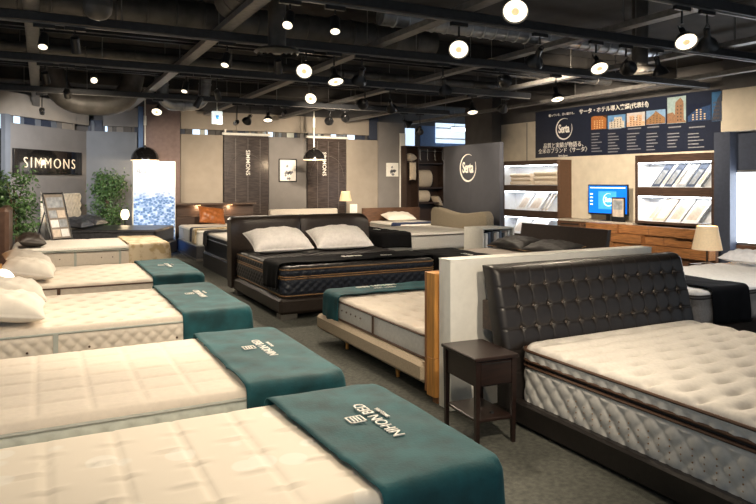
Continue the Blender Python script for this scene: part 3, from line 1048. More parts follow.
zp = ZM + 0.0
pillow('plump cream pillow lying foremost on the dimple-tufted bed', (-0.22, 5.62, zp + 0.02), (0, 0.14, 0.0), 0.50, 0.70, 0.20, PILLOWC, 1)
pillow('cream pillow behind another on the dimple-tufted bed', (-0.22, 6.36, zp + 0.02), (0, 0.14, 0.05), 0.50, 0.68, 0.20, PILLOWC, 2)
pillow('cream pillow on the bed next to the ivory one, in front of its twin', (-0.12, 7.86, zp + 0.03), (0, 0.18, -0.05), 0.52, 0.66, 0.20, PILLOWC, 3)
pillow('cream pillow leaning at the far side of the bed next to the ivory one', (-0.14, 8.55, zp + 0.05), (0, 0.28, 0.1), 0.52, 0.66, 0.20, PILLOWC, 4)
# small table with globe lamp between two heads
t = thing('bedside_table', 'small wooden bedside table between two pillowed beds', 'table', (-0.33, 7.08, 0))
MB().box(-0.16, 0.16, -0.16, 0.16, 0.46, 0.49, 0.006).build('table_top', OAK, t)
MB().lathe([(0.14, 0), (0.14, 0.015), (0.02, 0.03), (0.02, 0.46)], 16).build('pedestal', OAK, t, True)
t = thing('globe_lamp', 'glowing white globe lamp between the pillows of two beds', 'lamp', (-0.33, 7.08, 0.49))
MB().lathe([(0.05, 0), (0.05, 0.02), (0.018, 0.03), (0.018, 0.06)], 16).build('base', STEEL, t, True)
MB().lathe([(0.03, 0.055)] + [(0.125 * math.sin(a), 0.17 - 0.125 * math.cos(a)) for a in np.linspace(0.35, PI - 0.1, 12)], 24).build('globe', GLOBE, t, True)
MB().lathe([(0.012, 0.29), (0.016, 0.34), (0.010, 0.345)], 10).build('finial', OAK, t, True)

# ivory bed with gold throw
c0 = (0.70, 11.1)
bed_base('ivory upholstered base of the bed with the gold throw', c0, 0, 2.06, 1.48, 0.05, 0.36, WHITE, ESPRESSO)
mattress('ivory mattress with slatted panel border, gold throw at its foot', c0, 0, 2.1, 1.52, 0.36, 0.66, top_grid(0.5, 0.5, 0.006), None, WHITET, CREAM, PALEG, step=0.05, nz=8,
         seams=(-0.25, 0.35), sidebuttons=([(-0.75, 0.5), (-0.45, 0.5), (0.1, 0.5), (0.25, 0.5)], BROWNT), pipes=(0.60, 0.62, 0.38))
throw('gold damask throw hanging over the foot of the ivory bed', c0, 0, 2.1, 1.52, 0.66, 0.30, 0.47, 9, GOLDF, seed=2.2)
pillow('dark brown leather cushion with small gold badge on the ivory bed', (-0.12, 10.75, 0.665), (0, 0.12, 0.1), 0.34, 0.6, 0.20, LEATHERB, 5, name='cushion')
t = thing('headboard', 'rounded brown leather headboard standing at the head of the ivory bed', 'headboard', (-0.45, 11.05, 0))
MB().box(-0.09, 0.07, -0.72, 0.78, 0.03, 1.24, 0.05).build('padded_panel', BRLEATHER, t)
for sy in (-0.6, 0.6):
    MB().box(-0.03, 0.03, sy - 0.03, sy + 0.03, 0, 0.04).build('foot', ESPRESSO, t)
t = thing('headboard', 'orange wooden headboard edge at the head of the bed next to the ivory one', 'headboard', (-0.50, 8.2, 0))
MB().box(-0.06, 0.05, -0.80, 1.1, 0.05, 1.22, 0.01).build('board', OAK, t)
for sy in (-0.6, 0.9):
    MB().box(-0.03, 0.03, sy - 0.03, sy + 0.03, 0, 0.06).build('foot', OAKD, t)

# ------------------------------------------------------------------ white partition, nightstand, tufted bed
t = thing('partition_screen', 'low white painted partition screen between two beds', 'partition', (3.55, 3.9, 0))
MB().box(-1.01, 1.0, -0.08, 0.07, 0.0, 1.05, 0.004).build('panel', WHITE, t)
MB().box(-1.012, 1.002, -0.082, 0.072, 1.05, 1.056).build('top_cap', WHITE, t)

t = thing('nightstand', 'dark espresso wood nightstand with lower shelf beside the tufted bed', 'nightstand', (2.475, 3.40, 0), math.radians(-4))
hw, hd, hh = 0.145, 0.20, 0.545
MB().box(-hw - 0.012, hw + 0.012, -hd - 0.012, hd + 0.012, hh - 0.022, hh, 0.004).build('table_top', ESPRESSO, t)
MB().box(-hw + 0.01, hw - 0.01, -hd + 0.01, hd - 0.01, 0.365, hh - 0.022).build('apron', ESPRESSO, t)
dr = MB().box(-hw + 0.035, hw - 0.035, -hd - 0.001, -hd + 0.012, 0.375, hh - 0.032, 0.003).build('drawer', ESPRESSO, t)
MB().box(-hw + 0.04, hw - 0.04, -hd - 0.003, -hd + 0.002, hh - 0.044, hh - 0.038).build('finger_pull', BLACKM, dr)
MB().box(-hw + 0.015, hw - 0.015, -hd + 0.015, hd - 0.015, 0.145, 0.165, 0.003).build('lower_shelf', ESPRESSO, t)
MB().lathe([(0.016, 0), (0.014, 0.008), (0.006, 0.010)], 12, o=(0.03, -0.10, 0.165)).build('knob', BLACKM, t, True)
for sx in (-1, 1):
    for sy in (-1, 1):
        x, y = sx * (hw - 0.016), sy * (hd - 0.016)
        lg = MB()
        vs = [(x + a * 0.011, y + b * 0.011, 0) for b in (-1, 1) for a in (-1, 1)] + [(x + a * 0.017, y + b * 0.017, hh - 0.024) for b in (-1, 1) for a in (-1, 1)]
        lg.add(vs, [(0, 2, 3, 1), (4, 5, 7, 6), (0, 1, 5, 4), (2, 6, 7, 3), (0, 4, 6, 2), (1, 3, 7, 5)])
        lg.build('leg', ESPRESSO, t)

# big bed with the button-tufted headboard (head towards +Y)
HX0, HX1 = 2.84, 4.54
hc = ((HX0 + HX1) / 2, 2.43)
HL, HW = 2.02, HX1 - HX0
R90 = -PI / 2
t = thing('bed', 'black leather bed frame with button-tufted curved headboard', 'bed', (hc[0], hc[1], 0), R90)
# local: +x = foot (towards -Y), +y -> +X
for sy in (-1, 1):
    y = sy * (HW / 2 + 0.025)
    MB().box(-HL / 2, HL / 2 + 0.08, y - 0.035, y + 0.035, 0.015, 0.165, 0.015).build('side_rail', LEATHER, t)
MB().box(HL / 2 + 0.02, HL / 2 + 0.09, -HW / 2 - 0.06, HW / 2 + 0.06, 0.015, 0.165, 0.015).build('foot_rail', LEATHER, t)
MB().box(-HL / 2, HL / 2 + 0.02, -HW / 2 + 0.0, HW / 2 - 0.0, 0.06, 0.118).build('slat_deck', BLACKM, t)
for sx in (-0.9, 0.95):
    for sy in (-1, 1):
        MB().box(sx - 0.03, sx + 0.03, sy * HW / 2 * 0.92 - 0.03, sy * HW / 2 * 0.92 + 0.03, 0, 0.062).build('foot', BLACKM, t)
# headboard: rows of buttons; profile leans back and rolls over at the top
HBW = 1.90
NU, NV = 340, 150
zt0, zt1 = 0.10, 1.02
BR, BS = 0.136, HBW / 14.3
rows = [0.885 - BR * k for k in range(5)]


def prof(v):
    """(x back, z) along the padded front, 0 bottom .. 1 top; x grows towards the head end"""
    z = zt0 + (zt1 - zt0) * v
    x = 0.04 + 0.17 * max(0, (z - 0.25) / 0.77) ** 1.3
    return x, z


buttons = []
for r, z in enumerate(rows):
    for i in range(13):
        buttons.append((-HBW / 2 + BS * (1.25 + i), z))
us = np.linspace(-HBW / 2, HBW / 2, NU)
Vh, Qh = [], []
B = np.array(buttons)
for j in range(NV):
    v = j / (NV - 1)
    x, z = prof(v)
    dd = np.zeros(NU)
    dist = (us[:, None] - B[None, :, 0]) ** 2 + (z - B[None, :, 1]) ** 2
    dd += 0.013 * np.exp(-dist / (0.020 ** 2)).sum(1) + 0.006 * np.exp(-dist / (0.045 ** 2)).sum(1)
    # seams between rows (vertical pulls) and along rows
    fr = (rows[0] - z) / BR
    k0 = int(math.floor(fr))
    f = fr - k0
    ph = np.where(k0 % 2 == 0, 0.0, 0.42)
    uu = (us + HBW / 2) / BS - 1.25
    slant = 0.0
    c1 = (uu - slant + 0.5) % 1.0 - 0.5
    dd += 0.0045 * np.exp(-(c1 * BS / 0.0055) ** 2) * ((uu > -0.5) & (uu < 12.5))
    rowd = min(abs(z - rr_) for rr_ in rows)
    dd += 0.005 * math.exp(-(rowd / 0.006) ** 2)
    edge = np.minimum(us + HBW / 2, HBW / 2 - us)
    rnd = 0.05 * (1 - np.sqrt(np.clip(1 - (1 - np.clip(edge / 0.05, 0, 1)) ** 2, 0, 1)))
    tr = 0.0
    e2 = zt1 - z
    if e2 < 0.05:
        tr = 0.05 * (1 - math.sqrt(max(0, 1 - (1 - e2 / 0.05) ** 2)))
    for i in range(NU):
        Vh.append((-HL / 2 - x - dd[i] - rnd[i] - tr + 0.055, us[i], z))
for j in range(NV - 1):
    for i in range(NU - 1):
        a = j * NU + i
        Qh.append((a, a + NU, a + NU + 1, a + 1))
# back and sides
nb = len(Vh)
for j in range(NV):
    x, z = prof(j / (NV - 1))
    for y in (-HBW / 2, HBW / 2):
        Vh.append((-HL / 2 - x - 0.075, y, z))
for j in range(NV - 1):
    b0, b1 = nb + 2 * j, nb + 2 * j + 2
    Qh.append((j * NU, b0, b1, (j + 1) * NU))
    Qh.append((j * NU + NU - 1, (j + 1) * NU + NU - 1, b1 + 1, b0 + 1))
    Qh.append((b0, b0 + 1, b1 + 1, b1))
Qh.append(tuple([(NV - 1) * NU + i for i in range(NU)] + [nb + 2 * (NV - 1) + 1, nb + 2 * (NV - 1)]))
hb = obj('headboard', npmesh('headboard', Vh, Qh, LEATHER), t)
md = hb.modifiers.new('edges', 'EDGE_SPLIT')
md.split_angle = 1.0
bme = MB().lathe([(0.014, -0.006), (0.013, 0.003), (0.008, 0.008)], 10).mesh('button', mat('button_leather', (0.085, 0.07, 0.06), 0.22), True)
for y, z in buttons:
    v = (z - zt0) / (zt1 - zt0)
    x, _ = prof(v)
    o = obj('button', bme, hb)
    o.location = (-HL / 2 - x - 0.016 + 0.055, y, z)
    o.rotation_euler = (0, PI / 2, 0)
for sy in (-1, 1):
    MB().box(-HL / 2 - 0.29, -HL / 2 - 0.16, sy * 0.90 - 0.045, sy * 0.90 + 0.045, 0.58, 0.78, 0.004).build('wood_bracket', WALNUTD, t)
    MB().box(-HL / 2 - 0.14, -HL / 2 - 0.02, sy * 0.80 - 0.05, sy * 0.80 + 0.05, 0.0, 0.12, 0.004).build('headboard_leg', BLACKM, t)

# its mattress: body, dark gusset, pillow top
t = thing('mattress', 'thick white pillow-top mattress with brown taped edges on the tufted bed', 'mattress', (hc[0], hc[1], 0), R90)
V, Q, nt_ = shell(HL, HW, 0.12, 0.40, 0.10, 0.02, 0.012, None, diamond(0.13, 0.13, 0.016), 26)
a, b = clean(V, Q)
obj('mattress_body', npmesh('mattress_body', a, b, SIDEW), t)
MB().prism([(p[0], p[1]) for p in perim(HL, HW, 0.10, 0, -0.008, 7)], 0.385, 0.445, 'z').build('gusset', BAND, t)


def hero_top(x, y):
    return top_tuft(0.30, 0.135, 0.034, 0.022, 0.055)(x, y)


V, Q, nt_ = shell(HL, HW, 0.43, 0.535, 0.10, 0.045, 0.014, hero_top, diamond(0.10, 0.17, 0.014), 10)
a, b = clean(V, Q[:nt_])
obj('pillow_top', npmesh('pillow_top', a, b, WHITET), t)
a, b = clean(V, Q[nt_:])
obj('pillow_top_border', npmesh('pillow_top_border', a, b, SIDEW), t)
for z in (0.495, 0.432, 0.398, 0.134):
    MB().tube(perim(HL, HW, 0.10, z, 0.007, 7), 0.0095, 6, closed=True).build('piping', BROWNT, t, True)
vme = MB().lathe([(0.004, 0), (0.0045, 0.003), (0.002, 0.005)], 6).mesh('air_vent', GOLDT)
for i in range(20):
    for z in (0.20, 0.2325, 0.265, 0.2975) if i % 2 else (0.216, 0.249, 0.2815):
        o = obj('air_vent', vme, t)
        o.location = (-0.55 + i * 0.065, -HW / 2 - 0.012, z)
        o.rotation_euler = (PI / 2, 0, 0)

# ------------------------------------------------------------------ bed behind the partition (foot towards +Y)
MX0, MX1, MY0, MY1 = 2.49, 3.90, 4.12, 6.20
mc = ((MX0 + MX1) / 2, (MY0 + MY1) / 2)
ML, MW = MY1 - MY0, MX1 - MX0
P90 = PI / 2
t = thing('bed', 'beige linen platform bed frame with orange oak headboard', 'bed', (mc[0], mc[1], 0), P90)
# local: +x -> +Y (foot), +y -> -X (visible side)
MB().box(-ML / 2, ML / 2, -MW / 2, MW / 2, 0.115, 0.268, 0.03).build('base_box', LINEN, t)
lme = MB().lathe([(0.016, 0), (0.022, 0.118)], 10).mesh('leg', OAK, True)
for x, y in ((0.55, 0.58), (-0.45, 0.58), (0.55, -0.58), (-0.45, -0.58)):
    o = obj('leg', lme, t)
    o.location = (x, y, 0)
hbt = MB().box(-ML / 2 - 0.140, -ML / 2 - 0.030, -MW / 2, MW / 2 - 0.02, 0.33, 0.945, 0.004).build('headboard', OAK, t)
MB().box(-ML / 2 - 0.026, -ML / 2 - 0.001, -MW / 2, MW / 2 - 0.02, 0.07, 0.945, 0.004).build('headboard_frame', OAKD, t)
MB().box(-ML / 2 - 0.140, -ML / 2 - 0.030, -MW / 2, MW / 2 - 0.02, 0.05, 0.329, 0.004).build('headboard_plinth', OAK, t)
for y in (-0.6, 0.62):
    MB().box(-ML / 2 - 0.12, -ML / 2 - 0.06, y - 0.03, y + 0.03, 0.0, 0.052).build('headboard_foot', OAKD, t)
mattress('cream brown-piped mattress with dark side strap on the linen bed', mc, P90, ML - 0.06, MW - 0.14, 0.268, 0.490, top_tuft(0.26, 0.15, 0.016), diamond(0.06, 0.06, 0.006),
         CREAM, SIDEW, BROWNT, step=0.016, nz=18, seams=(-0.14,), sidebuttons=([(0.12 + 0.10 * q, 0.38) for q in range(5)], BROWNT, (1,)), re=0.04)
tt = throw('teal velvet throw over the foot of the linen platform bed', mc, P90, ML - 0.06, MW - 0.14, 0.490, 0.24, ML / 2 - 0.46, 9, TEAL, seed=5.1)
zz = 0.490 + 0.033
place_text('lettering', 'NIHON BED', 0.085, PRINT, (ML / 2 - 0.15, 0.10, zz), (0, 1, 0), (-1, 0, 0), tt, bold=0.001)
place_text('lettering', 'SINCE 1926', 0.05, PRINT, (ML / 2 - 0.28, 0.06, zz), (0, 1, 0), (-1, 0, 0), tt, bold=0.0005)

# ------------------------------------------------------------------ wide black bed
BX0, BX1 = 2.46, 4.62
bc = ((BX0 + BX1) / 2, 8.28)
BL, BWd = 2.1, BX1 - BX0
t = thing('bed', 'wide dark brown leather bed frame with smooth winged headboard', 'bed', (bc[0], bc[1], 0), R90)
MB().box(-BL / 2 - 0.05, BL / 2, -BWd / 2, BWd / 2, 0.055, 0.245, 0.035).build('base_box', LEATHERB, t)
for sx in (-1, 1):
    for sy in (-1, 1):
        MB().box(sx * (BL / 2 - 0.10) - 0.08, sx * (BL / 2 - 0.10) + 0.08, sy * (BWd / 2 - 0.12) - 0.10, sy * (BWd / 2 - 0.12) + 0.10, 0, 0.057).build('steel_foot', STEEL, t)
# headboard: two padded halves meeting at a seam, top edge rolled, ends winged forward
for half in (-1, 1):
    nu, nv = 26, 22
    Vv, Qv = [], []
    for j in range(nv):
        v = j / (nv - 1)
        z = 0.08 + 1.02 * v
        for i in range(nu):
            u = i / (nu - 1)
            y = half * (0.004 + (BWd / 2 + 0.02) * u)
            wing = 0.10 * max(0, (u - 0.75) / 0.25) ** 2
            lean = -0.06 - 0.08 * max(0, v - 0.35) ** 1.3
            seam = -0.03 * math.exp(-(u / 0.04) ** 2)
            rtop = -0.08 * (1 - math.sqrt(max(0, 1 - max(0, (v - 0.9) / 0.1) ** 2)))
            Vv.append((-BL / 2 + lean + wing + seam + rtop, y, z - (0.05 * max(0, (u - 0.93) / 0.07) ** 2 * v)))
    for j in range(nv - 1):
        for i in range(nu - 1):
            a = j * nu + i
            Qv.append((a, a + 1, a + nu + 1, a + nu))
    nb = len(Vv)
    for j in range(nv):
        for i in range(nu):
            x, y, z = Vv[j * nu + i]
            Vv.append((-BL / 2 - 0.19 - 0.03 * (j / nv), y, z))
    for j in range(nv - 1):
        for i in range(nu - 1):
            a = nb + j * nu + i
            Qv.append((a, a + nu, a + nu + 1, a + 1))
        for i in (0, nu - 1):
            a = j * nu + i
            Qv.append((a, a + nu, nb + a + nu, nb + a))
    for i in range(nu - 1):
        a = (nv - 1) * nu + i
        Qv.append((a, a + 1, nb + a + 1, nb + a))
        Qv.append((i, i + 1, nb + i + 1, nb + i))
    hb_ = obj('headboard_half', npmesh('headboard_half', Vv, Qv, LEATHERB), t)
    m_ = hb_.modifiers.new('e', 'EDGE_SPLIT')
    m_.split_angle = 0.9
mattress('tall black quilted mattress with copper piping on the wide leather bed', (bc[0], bc[1] - 0.02), R90, 2.02, 2.08, 0.245, 0.62, top_tuft(0.18, 0.10, 0.014), diamond(0.11, 0.09, 0.020),
         DARKQ, NAVYQ, GOLDT, step=0.018, nz=22, pipes=(0.575, 0.49, 0.465, 0.27))
tt = throw('black velvet runner with white lettering across the wide black bed', (bc[0], bc[1] - 0.02), R90, 2.02, 2.08, 0.62, 0.33, 0.34, 0.93, BLACKV, seed=3.0)
place_text('lettering', 'Serta', 0.13, PRINT, (0.66, 0.0, 0.656), (0, 1, 0), (-1, 0, 0), tt, bold=0.002)
place_text('lettering', 'iSeries', 0.06, PRINT, (0.76, 0.45, 0.656), (0, 1, 0), (-1, 0, 0), tt, bold=0.001)
for k, x in enumerate((3.08, 4.02)):
    pillow(['white cotton pillow at the aisle side of the wide black bed', 'white cotton pillow on the wide black bed, farther from the aisle'][k], (x - 0.10, 8.86, 0.68), (0.38, 0, 0.04 - 0.08 * k), 0.88, 0.56, 0.26, PILLOWW, 7 + k)

# ------------------------------------------------------------------ aisle beds at the back left (A against the wall, B before it)
ac = (3.62, 14.45)
t = thing('bed', 'dark bed frame with lit shelf headboard under the brown cushion', 'bed', (ac[0], ac[1], 0), R90)
MB().box(-1.05, 1.05, -0.82, 0.82, 0.0, 0.30, 0.01).build('base_box', mat('charcoal_base', (0.05, 0.05, 0.055), 0.4), t)
MB().box(-1.05, 1.06, -0.825, 0.825, 0.0, 0.05).build('plinth', STEEL, t)
MB().box(-1.40, -1.07, -0.84, 1.05, 0.0, 0.80, 0.006).build('headboard_chest', WALNUTD, t)
MB().box(-1.40, -1.30, -0.84, 1.05, 0.80, 1.06, 0.004).build('headboard_back', WALNUTD, t)
MB().box(-1.40, -1.10, -0.85, 1.07, 1.06, 1.10, 0.004).build('headboard_shelf', mat('dark_shelf', (0.09, 0.06, 0.045), 0.3), t)
for y in (-0.30, 0.45):
    MB().box(-1.28, -1.2, y - 0.05, y + 0.05, 1.045, 1.06).build('shelf_light', BULBC, t)
    l = bpy.data.lights.new('shelf_glow', 'POINT')
    l.energy = 4
    l.color = (1, 0.7, 0.4)
    l.shadow_soft_size = 0.03
    lo = bpy.data.objects.new('shelf_glow', l)
    COL.objects.link(lo)
    lo.parent = t
    lo.location = (-1.2, y, 1.0)
mattress('white mattress on the dark bed with shelf headboard', ac, R90, 2.0, 1.6, 0.30, 0.62, top_grid(0.3, 0.3, 0.006), None, WHITET, SIDEW, PALEG, step=0.04, nz=8, seams=(0.2, -0.35))
throw('dark grey runner on the bed with shelf headboard', ac, R90, 2.0, 1.6, 0.62, 0.36, 0.42, 0.62, mat('grey_cloth', (0.06, 0.06, 0.07), 0.9), seed=1.0)
throw('gold striped runner at the foot of the bed with shelf headboard', ac, R90, 2.0, 1.6, 0.625, 0.34, 0.66, 0.98, GOLDF, seed=4.0, off=0.014)
pillow('rust-brown leather cushion propped on the bed with shelf headboard', (3.50, 15.18, 0.80), (1.0, 0.12, 0.1), 0.62, 0.42, 0.16, RUST, 11, name='cushion')

b2c = (3.55, 11.5)
bed_base('charcoal box base of the bed behind the leather headboard', b2c, P90, 2.05, 1.62, 0.0, 0.28, MATS['charcoal_base'], BLACKM, b=0.01)
mattress('white-topped charcoal-sided mattress behind the leather headboard', b2c, P90, 2.0, 1.6, 0.28, 0.66, top_grid(0.4, 0.4, 0.005), diamond(0.1, 0.1, 0.008), WHITET, NAVYQ, STEEL, step=0.05, nz=12, pipes=(0.62, 0.55, 0.30))
throw('dark cloth draped on the white-topped charcoal-sided mattress', b2c, P90, 2.0, 1.6, 0.66, 0.42, 0.62, 0.99, mat('grey_cloth', (0.06, 0.06, 0.07), 0.9), seed=6.0)

# ------------------------------------------------------------------ angled sign wall and what stands in front of it
sc_ = P2 - UD * 1.19 + ND * 0.02


def ang_pt(t, n, z):
    p = P2 - UD * t + ND * n
    return Vector((p.x, p.y, z))


def tpx(px):
    k = (px - CX) / F
    dx, dy = S_ + k * C_, C_ - k * S_
    # P2 - UD t = d*(dx,dy)
    # (P2.x - .616 t) dy = (P2.y - .788 t) dx
    return (P2.x * dy - P2.y * dx) / (UD.x * dy - UD.y * dx)


tl_, tr_ = tpx(12), tpx(80)
dm = F / ((ang_pt((tl_ + tr_) / 2, 0, 0).xy).dot(Vector((S_, C_))))
zs0, zs1 = CH - (174.5 - HY) / dm, CH - (150.5 - HY) / dm
t = thing('wall_sign', 'glossy black wall sign reading SIMMONS on the angled wall', 'sign', tuple(ang_pt(tr_, 0, 0)), math.atan2(UD.y, UD.x))
# local +x along UD (to the right seen from the room), local -y towards the room
wsg = tl_ - tr_
MB().box(-wsg, 0, -0.05, -0.002, zs0, zs1, 0.004).build('sign_board', SIGNB, t)
place_text('lettering', 'SIMMONS', 0.31, GOLDL, (-wsg / 2, -0.055, (zs0 + zs1) / 2 - 0.03), (1, 0, 0), (0, 0, 1), t, bold=-0.004, depth=0.006, spacing=1.3)

# bed in the corner
cr_ = math.radians(-24)
cb = Vector((1.40, 14.5, 0))
t = thing('bed', 'dark bed frame with white tufted headboard under the black sign', 'bed', tuple(cb), cr_)
MB().box(-1.02, 1.04, -0.80, 0.80, 0.08, 0.34, 0.02).build('base_box', BLACKM, t)
for sx in (-0.9, 0.9):
    for sy in (-0.7, 0.7):
        MB().lathe([(0.02, 0), (0.025, 0.08)], 8, o=(sx, sy, 0)).build('leg', BLACKM, t)
nu, nv = 70, 30
Vv, Qv = [], []
for j in range(nv):
    z = 0.2 + 1.14 * j / (nv - 1)
    for i in range(nu):
        y = -0.85 + 1.7 * i / (nu - 1)
        q = (abs(math.sin(PI * (y / 0.17 + z / 0.17) / 1)) * abs(math.sin(PI * (y / 0.17 - z / 0.17) / 1))) ** 0.5
        Vv.append((-1.06 + 0.03 * q, y, z))
for j in range(nv - 1):
    for i in range(nu - 1):
        a = j * nu + i
        Qv.append((a, a + 1, a + nu + 1, a + nu))
h_ = obj('headboard', npmesh('headboard', Vv, Qv, mat('ivory_leather', (0.78, 0.68, 0.54), 0.45)), t)
MB().box(-1.14, -1.058, -0.87, 0.87, 0.08, 1.36, 0.012).build('headboard_back', MATS['ivory_leather'], t)
mattress('charcoal quilt-covered mattress under the black sign', cb, cr_, 2.0, 1.56, 0.34, 0.66, top_tuft(0.25, 0.2, 0.01), None, mat('charcoal_satin', (0.045, 0.045, 0.05), 0.35, var=0.3), MATS['charcoal_satin'], BLACKM, step=0.06, nz=6)
for k, (lx, ly) in enumerate(((-0.68, -0.40), (-0.68, 0.38))):
    p = Matrix.Rotation(cr_, 4, 'Z') @ Vector((lx, ly, 0)) + cb
    pillow(['charcoal satin pillow near the easel on the bed under the black sign', 'charcoal satin pillow at the wall side of the bed under the black sign'][k],
           (p.x, p.y, 0.69), (0, 0.2, cr_), 0.5, 0.72, 0.20, MATS['charcoal_satin'], 20 + k)


# potted trees
def leafy(label, loc, h0, h1, rad, nleaf, seed):
    t = thing('potted_ficus', label, 'plant', loc)
    rg = random.Random(seed)
    MB().lathe([(0.14, 0), (0.19, 0.30), (0.20, 0.34), (0.17, 0.34), (0.16, 0.30)], 18).build('pot', POT, t, True)
    tr = MB()
    for q in range(3):
        a = q * 2.1
        pts = [(0.03 * math.cos(a), 0.03 * math.sin(a), 0.28)]
        for s in range(1, 6):
            pts.append((0.05 * math.cos(a + s) + rad * 0.3 * math.cos(a) * s / 5, 0.05 * math.sin(a + s) + rad * 0.3 * math.sin(a) * s / 5, 0.28 + (h1 - 0.45) * s / 5))
        tr.tube(pts, [0.018, 0.016, 0.014, 0.011, 0.008, 0.004], 6)
    tr.build('trunk', BARK, t, True)
    mb = MB()
    cent = [(rg.uniform(-1, 1), rg.uniform(-1, 1), rg.uniform(0, 1)) for _ in range(26)]
    for _ in range(nleaf):
        c = rg.choice(cent)
        p = Vector((c[0] * rad * 0.75, c[1] * rad * 0.75, h0 + (h1 - h0) * c[2]))
        p += Vector((rg.gauss(0, 0.09), rg.gauss(0, 0.09), rg.gauss(0, 0.09)))
        p.z = max(p.z, 0.5)
        d = Vector((rg.gauss(0, 1), rg.gauss(0, 1), rg.gauss(-0.6, 0.5))).normalized()
        s = d.cross(Vector((rg.gauss(0, 1), rg.gauss(0, 1), rg.gauss(0, 1)))).normalized()
        n = d.cross(s)
        L, Wd = rg.uniform(0.07, 0.11), rg.uniform(0.016, 0.024)
        vs = [p, p + d * L * 0.5 + s * Wd, p + d * L, p + d * L * 0.5 - s * Wd, p + d * L * 0.5 - n * 0.008]
        mb.add([tuple(v) for v in vs], [(0, 1, 4), (1, 2, 4), (2, 3, 4), (3, 0, 4)])
    me = bpy.data.meshes.new('foliage')
    me.from_pydata(mb.v, [], mb.f)
    me.materials.append(LEAF)
    o = obj('foliage', me, t)
    o['kind'] = 'stuff'
    return t


p = aty(15, 200, 12.7)
leafy('tall leafy green ficus beside the brown leather headboard', (p.x, p.y, 0), 0.80, 1.74, 0.40, 1600, 1)
p = aty(107, 200, 15.85)
leafy('leafy green ficus between the white tufted headboard and the light box', (p.x, p.y, 0), 0.75, 1.78, 0.34, 1700, 2)
# easel
p = aty(62, 236, 12.35)
t = thing('easel_sign', 'black framed easel board with printed pictures beside the ficus', 'sign', (p.x, p.y, 0), math.radians(38))
zb, zt_ = 0.62, CH - (191 - HY) / F * (p.x * S_ + p.y * C_)
fr = Matrix.Rotation(math.radians(-14), 4, 'X')
bd = obj('board', MB().box(-0.20, 0.20, -0.012, 0.012, 0, zt_ - zb, 0.003).mesh('board', BLACKM), t)
bd.location = (0, 0, zb)
bd.rotation_euler = (math.radians(-17), 0, 0)
hgt = zt_ - zb
MB().box(-0.18, 0.18, -0.016, -0.012, 0.02, hgt - 0.03).build('print_sheet', mat('grey_sheet', (0.22, 0.19, 0.165), 0.35), bd)
for k in range(3):
    for q in range(2):
        MB().box(-0.16 + q * 0.165, -0.01 + q * 0.165, -0.019, -0.016, 0.05 + k * hgt * 0.2, 0.05 + k * hgt * 0.2 + hgt * 0.16).build('picture', [PAPERC, PAPER, PAPERG][(k + q) % 3], bd)
MB().box(-0.16, 0.16, -0.019, -0.016, hgt * 0.68, hgt * 0.9).build('picture', PAPERG, bd)
tn = math.tan(math.radians(17))
for sx in (-1, 1):
    MB().tube([(sx * 0.21, -0.62 * tn + 0.0, 0), (sx * 0.21, (zt_ - zb) * tn * 0.98, zt_ - 0.02)], 0.012, 6).build('leg', BLACKM, t)
MB().tube([(0, 0.85, 0), (0, 0.30, 1.40)], 0.011, 6).build('leg', BLACKM, t)
# glowing night light
p = aty(125, 214, 15.75)
t = thing('night_lamp', 'small glowing lamp on a stand beside the light box', 'lamp', (p.x, p.y, 0))
MB().lathe([(0.12, 0), (0.12, 0.02), (0.015, 0.04), (0.015, p.z - 0.12)], 14).build('stand', BLACKM, t, True)
MB().lathe([(0.05, p.z - 0.12), (0.09, p.z - 0.04), (0.08, p.z + 0.06), (0.04, p.z + 0.10)], 16).build('shade', mat('warm_glow', (1, 0.75, 0.45), 0.5, emit=5, ecol=(1, 0.78, 0.5), var=0), t, True)

# light box with a city view
YL = 15.45
x0, x1 = xpx(133, YL), xpx(175.5, YL)
zt_ = aty(150, 161, YL).z
t = thing('light_box', 'tall backlit sign with a pale city view and blue base', 'sign', ((x0 + x1) / 2, YL, 0))
hw = (x1 - x0) / 2
MB().box(-hw, hw, 0.0, 0.16, 0.04, zt_, 0.004).build('cabinet', WHITE, t)
city = bpy.data.materials.new('city_print')
city.use_nodes = True
nt = city.node_tree
bs = nt.nodes['Principled BSDF']
tc = nt.nodes.new('ShaderNodeTexCoord')
sp = nt.nodes.new('ShaderNodeSeparateXYZ')
nt.links.new(tc.outputs['Object'], sp.inputs[0])
mp = nt.nodes.new('ShaderNodeMapping')
mp.inputs['Scale'].default_value = (16, 1, 20)
nt.links.new(tc.outputs['Object'], mp.inputs['Vector'])
nz = nt.nodes.new('ShaderNodeTexVoronoi')
nz.distance = 'CHEBYCHEV'
nz.inputs['Scale'].default_value = 1.0
nt.links.new(mp.outputs[0], nz.inputs['Vector'])
r1 = nt.nodes.new('ShaderNodeValToRGB')
for pos, colr in ((0.0, (0.03, 0.07, 0.17, 1)), (0.3, (0.10, 0.19, 0.38, 1)), (0.6, (0.34, 0.44, 0.60, 1)), (0.9, (0.75, 0.78, 0.82, 1))):
    e = r1.color_ramp.elements.new(pos)
    e.color = colr
nt.links.new(nz.outputs['Distance'], r1.inputs[0])
sk = nt.nodes.new('ShaderNodeValToRGB')
sk.color_ramp.elements[0].position = 0.60
sk.color_ramp.elements[1].position = 0.80
md_ = nt.nodes.new('ShaderNodeMath')
md_.operation = 'DIVIDE'
md_.inputs[1].default_value = zt_
nt.links.new(sp.outputs['Z'], md_.inputs[0])
nt.links.new(md_.outputs[0], sk.inputs[0])
mx = nt.nodes.new('ShaderNodeMix')
mx.data_type = 'RGBA'
mx.inputs['B'].default_value = (0.95, 0.97, 1.0, 1)
nt.links.new(sk.outputs[0], mx.inputs['Factor'])
nt.links.new(r1.outputs[0], mx.inputs['A'])
nt.links.new(mx.outputs['Result'], bs.inputs['Emission Color'])
